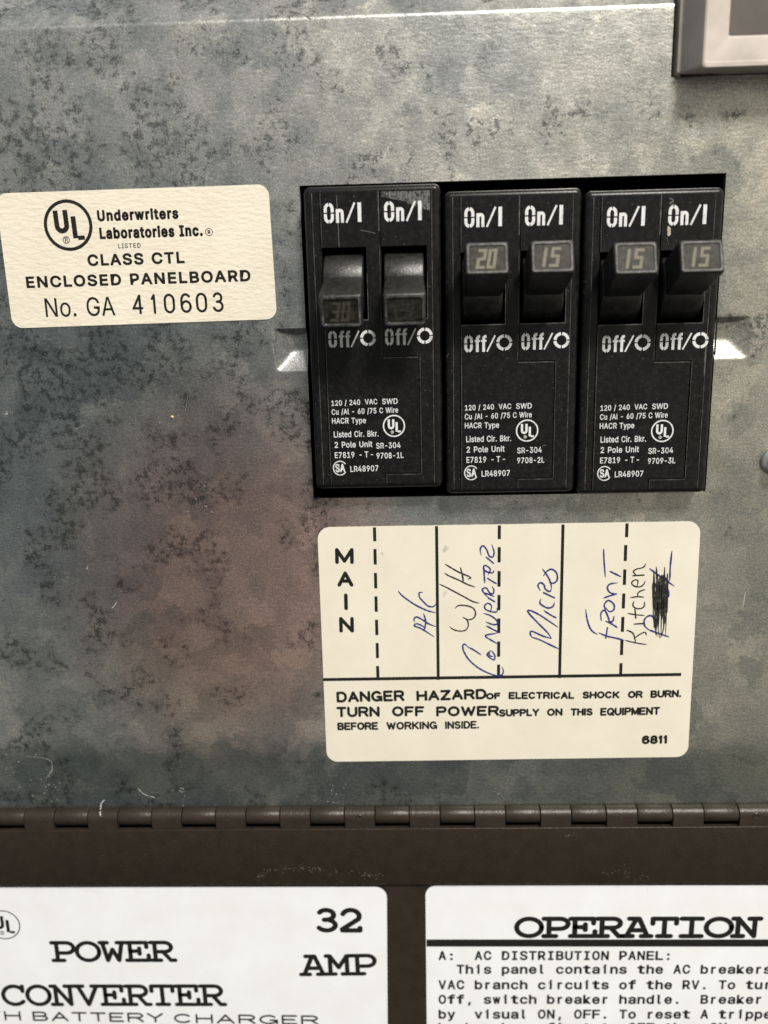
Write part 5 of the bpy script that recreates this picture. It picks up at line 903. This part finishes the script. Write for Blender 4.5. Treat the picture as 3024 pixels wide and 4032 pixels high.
mb.build('class_lettering', BLACKINK, ul, weld=False, smooth=0)
mb = MB()
type_line(mb, 'No. GA', ub(262, 820, 657, 811, 106), dU, .004)
lay = 0
for ch, x in zip('410603', (762, 868, 942, 1036, 1124, 1219)):
    w = 20 if ch == '1' else 50
    y = 806 - (x - 755) * .030
    lay = stroke_line(mb, SANS, ch, ub(x, y, x + w, y - w * .03, 113), dU, .34, lay=lay)
mb.build('serial_lettering', BLACKINK, ul, weld=False, smooth=0)

# breaker directory
di, dD = sticker('directory_label', [(1249, 2077), (2760, 2053), (2708, 2980), (1287, 3000)], 0.0, .14, 1.85, PAPER_DIR,
                 'cream breaker directory label with handwriting and a printed danger warning, below the breakers', 'label')
Z2 = lambda p: P(1200 + p[0] * .48222, 2000 + p[1] * .48222, dD)
Z3 = lambda p: P(1950 + p[0] * .51236, 2000 + p[1] * .51236, dD)
Z4 = lambda x, y: (1200 + x * .96444, 2620 + y * .96444)
flat = lambda k=0.0: (lambda x, y: (x, y, dD + k))
mb = MB(); lay = 0
def seg(Z, pts, w):
    global lay
    lay = put(mb, ribbon([Z(p) for p in pts], w, cap='butt'), flat(), lay)
for x0, y0, y1 in ((570, 158, 272), (574, 335, 463), (578, 530, 657), (582, 722, 848), (587, 913, 1038), (592, 1102, 1226), (596, 1290, 1398)): seg(Z2, [(x0 - 1, y0), (x0 + 2, y1)], .47)
for x0, y0, y1 in ((1589, 142, 255), (1588, 320, 445), (1587, 515, 643), (1586, 710, 835), (1585, 902, 1022), (1584, 1090, 1215), (1583, 1278, 1386)): seg(Z2, [(x0, y0), (x0 - 1, y1)], .47)
for x0, y0, y1 in ((1011, 118, 225), (1001, 285, 408), (994, 472, 592), (986, 657, 773), (979, 837, 952), (972, 1015, 1130), (965, 1192, 1295)): seg(Z3, [(x0 + 2, y0), (x0 - 2, y1)], .47)
seg(Z2, [(1076, 148), (1090, 1404)], .46); seg(Z3, [(521, 127), (494, 1308)], .46)
seg(Z4, [(75, 58), (1537, 36)], .44) if False else None
a, b_ = P(*Z4(75, 58), dD), P(*Z4(1537, 37), dD)
lay = put(mb, ribbon([a, b_], .52, cap='butt'), flat(.001), lay)
mb.build('ruled_lines', BLACKINK, di, weld=False, smooth=0)
mb = MB(); lay = 0
for ch, x0, x1, yb, yt in (('M', 250, 400, 458, 327), ('A', 268, 397, 643, 518), ('N', 283, 402, 1018, 890)):
    p0, p1 = Z2((x0 + 14, yb)), Z2((x1 - 14, yb)); hh = (Z2((x0, yt)) - Z2((x0, yb))).length
    ex = (p1 - p0)
    lay = stroke_line(mb, SANS, ch, (p0, ex.normalized(), Vector((-ex.normalized().y, ex.normalized().x)), ex.length, hh), dD, .56, lay=lay)
lay = put(mb, ribbon([Z2((335, 712)), Z2((338, 820))], .56), flat(), lay)
mb.build('main_lettering', BLACKINK, di, weld=False, smooth=0)
mb = MB(); lay = 0
for t, x0, y0, x1, y1, cap, w in (('DANGER', 136, 152, 402, 146, 45, .44), ('HAZARD', 462, 146, 737, 138, 43, .44), ('OF', 745, 140, 796, 137, 27, .335),
        ('ELECTRICAL', 836, 138, 1096, 137, 30, .335), ('SHOCK', 1137, 136, 1280, 135, 30, .335), ('OR', 1323, 134, 1375, 133, 30, .335), ('BURN.', 1415, 133, 1533, 130, 31, .335),
        ('TURN', 136, 212, 301, 210, 43, .43), ('OFF', 362, 209, 483, 208, 42, .43), ('POWER', 542, 209, 788, 206, 42, .43), ('SUPPLY', 797, 210, 953, 207, 31, .335),
        ('ON', 993, 207, 1048, 206, 31, .335), ('THIS', 1089, 206, 1171, 205, 31, .335), ('EQUIPMENT', 1210, 206, 1445, 202, 33, .335),
        ('BEFORE', 138, 265, 296, 263, 32, .34), ('WORKING', 338, 263, 537, 260, 32, .32), ('INSIDE.', 576, 260, 708, 258, 32, .31), ('6811', 1381, 322, 1476, 320, 36, .41)):
    lay = stroke_line(mb, SANS, t, base(*Z4(x0, y0), *Z4(x1, y1), cap * .96444, dD), dD, w, lay=lay, gap=.40)
mb.build('warning_lettering', BLACKINK, di, weld=False, smooth=0)
def pen(name, Z, strokes, w, m, k=.012):
    mb = MB(); lay = 0
    for st in strokes: lay = put(mb, ribbon([Z(p) for p in catmull(st, 5)], w, wob=.35, taper=len(st) > 2), flat(k), lay)
    return mb.build(name, m, di, weld=False, smooth=0)
pen('blue_handwriting', Z2, [
    [(765,680),(800,720),(900,790),(1000,838),(1068,855)], [(962,690),(935,693),(938,730),(975,772),(1010,802),(1050,805),(1068,785)],
    [(1053,1050),(1000,1015),(945,982),(895,962),(912,945),(960,962),(985,985)], [(895,930),(893,905),(915,890),(960,912),(1010,945),(1068,968)], [(975,1000),(988,930),(970,862)],
    [(1440,1200),(1390,1165),(1330,1133)], [(1335,1138),(1310,1113),(1292,1120),(1295,1160),(1330,1225),(1390,1285),(1470,1335),(1560,1368),(1605,1365),(1622,1335),(1612,1300)],
    [(1520,1165),(1490,1190),(1500,1215),(1545,1240),(1552,1205),(1520,1165),(1505,1200),(1540,1215)],
    [(1572,1108),(1520,1078),(1476,1050),(1492,1035),(1575,1018),(1530,988),(1482,962)], [(1480,930),(1530,950),(1572,948),(1565,915),(1515,878),(1460,860)],
    [(1515,850),(1525,800),(1495,778),(1468,800),(1480,830),(1530,848),(1568,848),(1570,820)], [(1550,765),(1500,735)], [(1545,722),(1500,705),(1455,690)],
    [(1500,735),(1460,690),(1452,660),(1485,655),(1508,692),(1535,700),(1545,672),(1530,640)], [(1470,612),(1465,545),(1462,480)], [(1490,572),(1530,598),(1568,620)],
    [(1498,545),(1515,500),(1480,470),(1460,480),(1470,512),(1530,530),(1545,510)], [(1545,455),(1510,425),(1478,400)], [(1440,385),(1433,335),(1455,308),(1485,340),(1505,390),(1535,400),(1546,360),(1528,300)],
    ], .25, BLUEPEN)
pen('black_handwriting', Z2, [
    [(1185,970),(1210,990),(1260,1005),(1312,998),(1335,960),(1325,915),(1292,893)], [(1292,895),(1345,912),(1385,892),(1393,850),(1370,815),(1315,797),(1255,797),(1228,820)],
    [(1100,622),(1150,645),(1220,682),(1310,730),(1370,763),(1425,778)], [(1140,532),(1180,555),(1260,590),(1330,625),(1390,645)], [(1145,458),(1190,485),(1260,525),(1320,550),(1357,568),(1335,580)], [(1270,485),(1285,540),(1295,602)]], .23, BLACKPEN)
pen('blue_handwriting', Z3, [
    [(488,1082),(430,1055),(340,1012),(280,992)], [(280,992),(268,960),(285,948),(370,985),(432,1002)], [(432,1002),(400,955),(320,875),(252,800),(270,788),(335,818),(400,860),(480,915)],
    [(375,788),(420,818),(472,846)], [(350,700),(343,728),(362,748),(405,768),(442,757),(455,726)], [(372,650),(455,690)],
    [(345,632),(328,595),(348,573),(375,590),(385,622),(420,642),(432,612)], [(432,612),(425,570),(400,520),(365,470)], [(415,570),(445,578),(472,560),(478,525),(465,490),(430,470),(395,488),(372,520)],
    [(695,780),(705,850),(725,915),(750,950),(785,970)], [(795,958),(860,985),(930,1000),(988,1016)], [(862,920),(850,1000)],
    [(938,918),(895,890),(848,868)], [(815,865),(812,810),(840,785),(865,830),(880,872),(905,865),(912,830)], [(850,790),(838,745),(868,710),(910,738),(912,780),(878,796),(848,765)],
    [(832,692),(880,675),(936,660)], [(936,660),(885,652),(862,615),(880,585),(938,575)], [(833,315),(836,400),(846,530)], [(880,485),(920,505),(965,527)],
    [(1180,935),(1240,958),(1335,990)], [(1180,935),(1146,900),(1150,850),(1190,826),(1220,850),(1230,930)], [(1185,465),(1260,520),(1375,600)], [(1358,330),(1345,450),(1338,560),(1300,530)], [(1290,690),(1330,680),(1328,620)]], .25, BLUEPEN, .030)
kit = [[(1000,1018),(1080,1037),(1162,1050)], [(1008,938),(1060,965),(1078,1032)], [(1072,1000),(1110,972),(1150,955),(1162,980)], [(1070,892),(1135,888)], [(1018,810),(1080,820),(1146,826)], [(1074,780),(1080,845)],
    [(1066,716),(1058,748),(1080,770),(1120,772),(1146,752),(1146,718)], [(1038,690),(1090,682),(1142,686)], [(1095,684),(1098,652),(1128,634),(1152,628)], [(1090,602),(1097,562),(1072,553),(1048,575),(1068,600),(1110,606),(1140,588),(1152,560)],
    [(1058,520),(1142,516)], [(1085,517),(1062,490),(1085,470),(1138,456),(1156,428)]]
pen('black_handwriting', Z3, kit, .22, BLACKPEN)
scr = []
for rep in range(5):                                            # the crossed-out word
    xb = 1232 + rep * 19
    st = [(xb + random.uniform(-6, 6), 965 + random.uniform(-110, 20) if rep % 2 else 975)]
    for k in range(4):
        st += [(xb + random.uniform(-14, 24), 470 + random.uniform(-20, 90)), (xb + random.uniform(-18, 16), 880 + random.uniform(-130, 80))]
    scr.append(st)
scr.append([(1245,985),(1220,880),(1212,700),(1210,590),(1225,575),(1240,640),(1245,800),(1262,990),(1290,940),(1300,860)])
pen('crossed_out_word', Z3, scr, .15, BLACKPEN, .05)
mb = MB()
for (x_, y_, w) in ((1140, 355, .35), (1135, 712, .25), (625, 385, .18), (838, 822, .12)):
    for k in range(5):
        q = Z2((x_ + random.uniform(-14, 14), y_ + random.uniform(-16, 16)))
        put(mb, ribbon([q, q + Vector((w * 1.2, w * 1.8))], w * .6, wob=.8), flat(.003), k)
mb.build('smudge', SMUDGE, di, weld=False, smooth=0)

# ------------------------------------------------------------------ piano hinge
AX, AD, HR = -78.92, .60, 1.38
FRONT = AD + HR + .02
PERIOD, KW, K0 = 10.442, 5.45, -58.72
hinge = empty('piano_hinge', 0, AX, AD, 'dark brown piano hinge running under the steel cover', 'hinge')
mb = MB()
LB = -91.05
tz = AX - 1.72
prof = [(tz, FRONT), (LB + .25, FRONT), (LB + .07, FRONT - .07), (LB, FRONT - .25), (LB, FRONT - .85), (tz, FRONT - .85)]
mb.add([(XL, z, d) for z, d in prof] + [(XR, z, d) for z, d in prof], [(i, (i+1) % 6, 6 + (i+1) % 6, 6 + i) for i in range(6)])
kn = []
k = -4
while K0 + k * PERIOD < XR:
    a0 = K0 + k * PERIOD; kn.append(a0)
    b0, b1 = a0 + KW + .10, a0 + PERIOD - .10
    pr = [(tz, FRONT)] + [(AX + (HR + .02) * math.sin(t), AD + (HR + .02) * math.cos(t)) for t in [math.radians(170) * i / 14 for i in range(15)]] + [(AX - .4, AD - .6), (tz, FRONT - .85)]
    n = len(pr)
    mb.add([(b0, z, d) for z, d in pr] + [(b1, z, d) for z, d in pr], [(i, (i+1) % n, n + (i+1) % n, n + i) for i in range(n)] + [tuple(range(n)), tuple(range(n, 2*n))])
    k += 1
m2 = MB(); m2.box(XL, XR, -86, -79.3, -1.6, .15); m2.build('gap_shade_strip', GROOVE, hinge)  # black backing put in to darken the gaps under the knuckles
leaf = mb.build('leaf', BROWN, hinge, smooth=40, bevel=.06)
for a0 in kn:
    if a0 < -84 or a0 > 66: continue
    mb = MB(); n = 28
    loops = [[(xx, AX + r * math.sin(i / n * 6.2832), AD + r * math.cos(i / n * 6.2832)) for i in range(n)] for xx, r in ((a0, HR - .14), (a0 + .06, HR - .04), (a0 + .15, HR), (a0 + KW - .15, HR), (a0 + KW - .06, HR - .04), (a0 + KW, HR - .14))]
    mb.face(loops[0]); loft(mb, loops)
    mb.build('knuckle', BROWN, hinge, smooth=40)
for u, v in ((1415, 3220), (2978, 3214)):
    q = P(u, v, FRONT); mb = MB()
    loops = [[(q.x + r * math.cos(i / 20 * 6.2832), q.y + r * math.sin(i / 20 * 6.2832), dd) for i in range(20)] for r, dd in ((.62, FRONT - .02), (.50, FRONT + .10), (.36, FRONT + .03), (.2, FRONT - .01))]
    loft(mb, loops); mb.build('crimp_mark', BROWN, hinge, smooth=50)
mb = MB()
def scuffs(pts, n, su, sv, size, d=FRONT + .012):
    for _ in range(n):
        t = random.random() * (len(pts) - 1); i = int(t); f = t - i
        u = pts[i][0] * (1-f) + pts[i+1][0] * f + random.gauss(0, su); v = pts[i][1] * (1-f) + pts[i+1][1] * f + random.gauss(0, sv)
        p = P(u, v, d); r = size * (.3 + random.random())
        mb.face([(p.x + r * (.5 + .6 * random.random()) * math.cos(kk * 1.2566), p.y + r * (.5 + .6 * random.random()) * math.sin(kk * 1.2566), d + random.random() * .003) for kk in range(5)])
scuffs([(1010, 3458), (1060, 3425), (1200, 3418), (1350, 3435), (1500, 3450)], 150, 8, 7, .09)
scuffs([(2440, 3430), (2540, 3470)], 40, 25, 14, .09)
scuffs([(0, 3300), (3024, 3300)], 90, 50, 80, .05)
scuffs([(2230, 3290), (2270, 3285)], 12, 10, 8, .09)
scuffs([(0, 3474), (3024, 3472)], 90, 20, 3, .05)
mb.build('scuff', SCUFF, hinge, weld=False, smooth=0)
mb = MB()
put(mb, ribbon([P(*p, FRONT) for p in catmull([(400, 3168), (388, 3182), (385, 3200), (395, 3216)])], .22, taper=True, wob=.5), lambda x, y: (x, y, AD + math.sqrt(max(0, (HR + .02)**2 - max(0, y - AX)**2)) + .02), 0)
mb.build('paint_chip', SMEAR, hinge, weld=False, smooth=0)

# ------------------------------------------------------------------ brown door under the hinge
DF = 1.15
mb = MB(); mb.box(XL, XR, -140, -86, DF - 1.5, DF)
tag(mb.build('converter_door', BROWN, None, bevel=.1), 'flat dark brown enamelled steel front below the piano hinge', 'door')
lo, dL = sticker('rating_label', [(-230, 3494), (1523, 3493), (1527, 4180), (-240, 4180)], DF, .09, 2.0, PAPER_LOW,
                 'white vinyl label with bold power converter lettering, left on the brown door', 'label', None)
A = lambda x, y: (x * .9343, 3450 + y * .9343)
def ab(x0, y0, x1, y1, cap): return base(*A(x0, y0), *A(x1, y1), cap * .9343, dL)
mb = MB(); lay = 0
lay = stroke_line(mb, SLAB, 'POWER', ab(222, 363, 740, 362, 90), dL, .76, gap=.02, lay=lay)
lay = stroke_line(mb, SLAB, 'CONVERTER', ab(15, 548, 950, 548, 92), dL, .76, gap=.02, lay=lay)
mb.build('title_lettering', BLACKINK, lo, weld=False, smooth=0)
mb = MB(); lay = 0
lay = stroke_line(mb, SLAB, '32', ab(1338, 238, 1525, 238, 105), dL, .88, gap=.12, lay=lay)
lay = stroke_line(mb, SLAB, 'AMP', ab(1272, 422, 1588, 418, 92), dL, .76, gap=.02, lay=lay)
mb.build('amperage_lettering', BLACKINK, lo, weld=False, smooth=0)
mb = MB()
for t, x0, y0, x1, y1 in (('WITH', -200, 605, 90, 609), ('BATTERY', 140, 610, 690, 617), ('CHARGER', 735, 619, 1342, 627)):
    stroke_line(mb, SANS, t, ab(x0 + 4, y0, x1 - 4, y1, 40), dL, .36, gap=.34)
mb.build('subtitle_lettering', BLACKINK, lo, weld=False, smooth=0)
mb = MB(); c = P(*A(15, 205), dL); ro = (P(*A(85, 205), dL) - c).length
ul_mark(mb, c, ro, dL, .07)
mb.build('listing_mark', BLACKINK, lo, weld=False, smooth=0)
op, dO = sticker('instruction_label', [(1675, 3487), (3280, 3487), (3300, 4180), (1682, 4180)], DF, .09, 1.9, PAPER_LOW,
                 'white vinyl label headed operation with typed instructions, right on the brown door', 'label', None)
B = lambda x, y: (1600 + x * .8584, 3450 + y * .8584)
def bb(x0, y0, x1, y1, cap): return base(*B(x0, y0), *B(x1, y1), cap * .8584, dO)
mb = MB(); lay = 0
lay = stroke_line(mb, SLAB, 'OPERATION', bb(500, 285, 1618, 285, 100), dO, .86, gap=-.01, lay=lay)
mb.build('title_lettering', BLACKINK, op, weld=False, smooth=0)
mb = MB()
put(mb, ribbon([P(*B(93, 306), dO), P(*B(1950, 306), dO)], (P(*B(800, 289), dO) - P(*B(800, 322), dO)).length, cap='butt'), lambda x, y: (x, y, dO + .03), 0)
mb.build('bar', BLACKINK, op, weld=False, smooth=0)
mb = MB()
for t, y in (('A:  AC DISTRIBUTION PANEL:', 383), ('  This panel contains the AC breakers', 446), ('VAC branch circuits of the RV. To turn', 517),
             ('Off, switch breaker handle.  Breaker', 584), ('by  visual ON, OFF. To reset A tripped', 652), ('by breaker, first to OFF then ON.', 713)):
    type_cells(mb, t, *B(150, y), 41.4 * .8584, 40 * .8584, dO, .028, .74)
mb.build('instruction_lettering', BLACKINK, op, weld=False, smooth=0)

# ------------------------------------------------------------------ pale plastic bezel in the top right corner
bz = empty('switch_bezel', 50, 40, 0, 'pale grey plastic bezel with a recessed square opening, at the cover top right corner', 'bezel')
BD = 5.0
mb = MB()
bx1, bz1 = 75.0, 62.0
f0 = P(2770, 268, BD); i0 = P(2875, 136, BD)
def L4(x0, z0, x1, z1, r, d): return [(a, b_, d) for a, b_ in rrect(x0, x1, z0, z1, r)]
loft(mb, [L4(35.75, 29.35, bx1, bz1, .5, -5), L4(35.75, 29.3, bx1, bz1, .5, .6), L4(36.1, 29.25, bx1, bz1, .5, .75), L4(f0.x - .25, f0.y + .1, bx1, bz1, .5, BD - .3), L4(f0.x - .12, f0.y + .02, bx1, bz1, .5, BD - .1), L4(f0.x + .1, f0.y + .12, bx1 - .1, bz1 - .1, .4, BD),
          L4(f0.x + .1, f0.y + .62, bx1 - .1, bz1 - .1, .4, BD), L4(f0.x + .16, f0.y + .74, bx1 - .1, bz1 - .1, .4, BD - .1),
          L4(i0.x - .35, i0.y - .4, bx1 - 3, bz1 - 3, .35, BD - .12), L4(i0.x - .12, i0.y - .15, bx1 - 3, bz1 - 3, .3, BD - .2), L4(i0.x, i0.y, bx1 - 3, bz1 - 3, .3, BD - .6), L4(i0.x + .3, i0.y + .3, bx1 - 3.3, bz1 - 3.3, .3, BD - 2.6)], cap=False)
mb.build('frame', BEZEL, bz, smooth=18)
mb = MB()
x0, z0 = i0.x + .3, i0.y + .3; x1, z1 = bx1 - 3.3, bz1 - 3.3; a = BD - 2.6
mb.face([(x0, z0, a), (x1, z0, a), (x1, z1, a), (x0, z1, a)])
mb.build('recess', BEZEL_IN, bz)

mb = MB()
for pts, w in (([(2652, 298), (2700, 296), (2760, 293), (2830, 291)], .40), ([(2660, 306), (2690, 304), (2725, 303)], .25)):
    put(mb, ribbon([P(*p, .2) for p in catmull(pts)], w, taper=True, wob=.9), lambda x, y: (x, y, .72), 0)
mb.build('dirt', RUST, bz, weld=False, smooth=0)

# ------------------------------------------------------------------ flange screw at the right edge
q = P(3062, 1815, .4)
sw = empty('flange_screw', q.x, q.y, 0, 'zinc hex flange screw at the right edge of the steel cover', 'screw')
mb = MB()
R = (P(3062, 1815) - P(2999, 1815)).length
loft(mb, [[(q.x + r * math.cos(i / 40 * 6.2832), q.y + r * math.sin(i / 40 * 6.2832), d) for i in range(40)] for r, d in ((R, 0), (R, .45), (R - .1, .6), (R - .25, .68), (R * .7, .85))])
mb.build('flange', STEEL, sw, smooth=50)
mb = MB()
def hexa(r, d): return [(q.x + r * math.cos(i / 6 * 6.2832), q.y + r * math.sin(i / 6 * 6.2832), d) for i in range(6)]
loft(mb, [hexa(R * .72, .7), hexa(R * .72, 2.2), hexa(R * .62, 2.5)])
mb.build('hex_head', STEEL, sw, smooth=30)
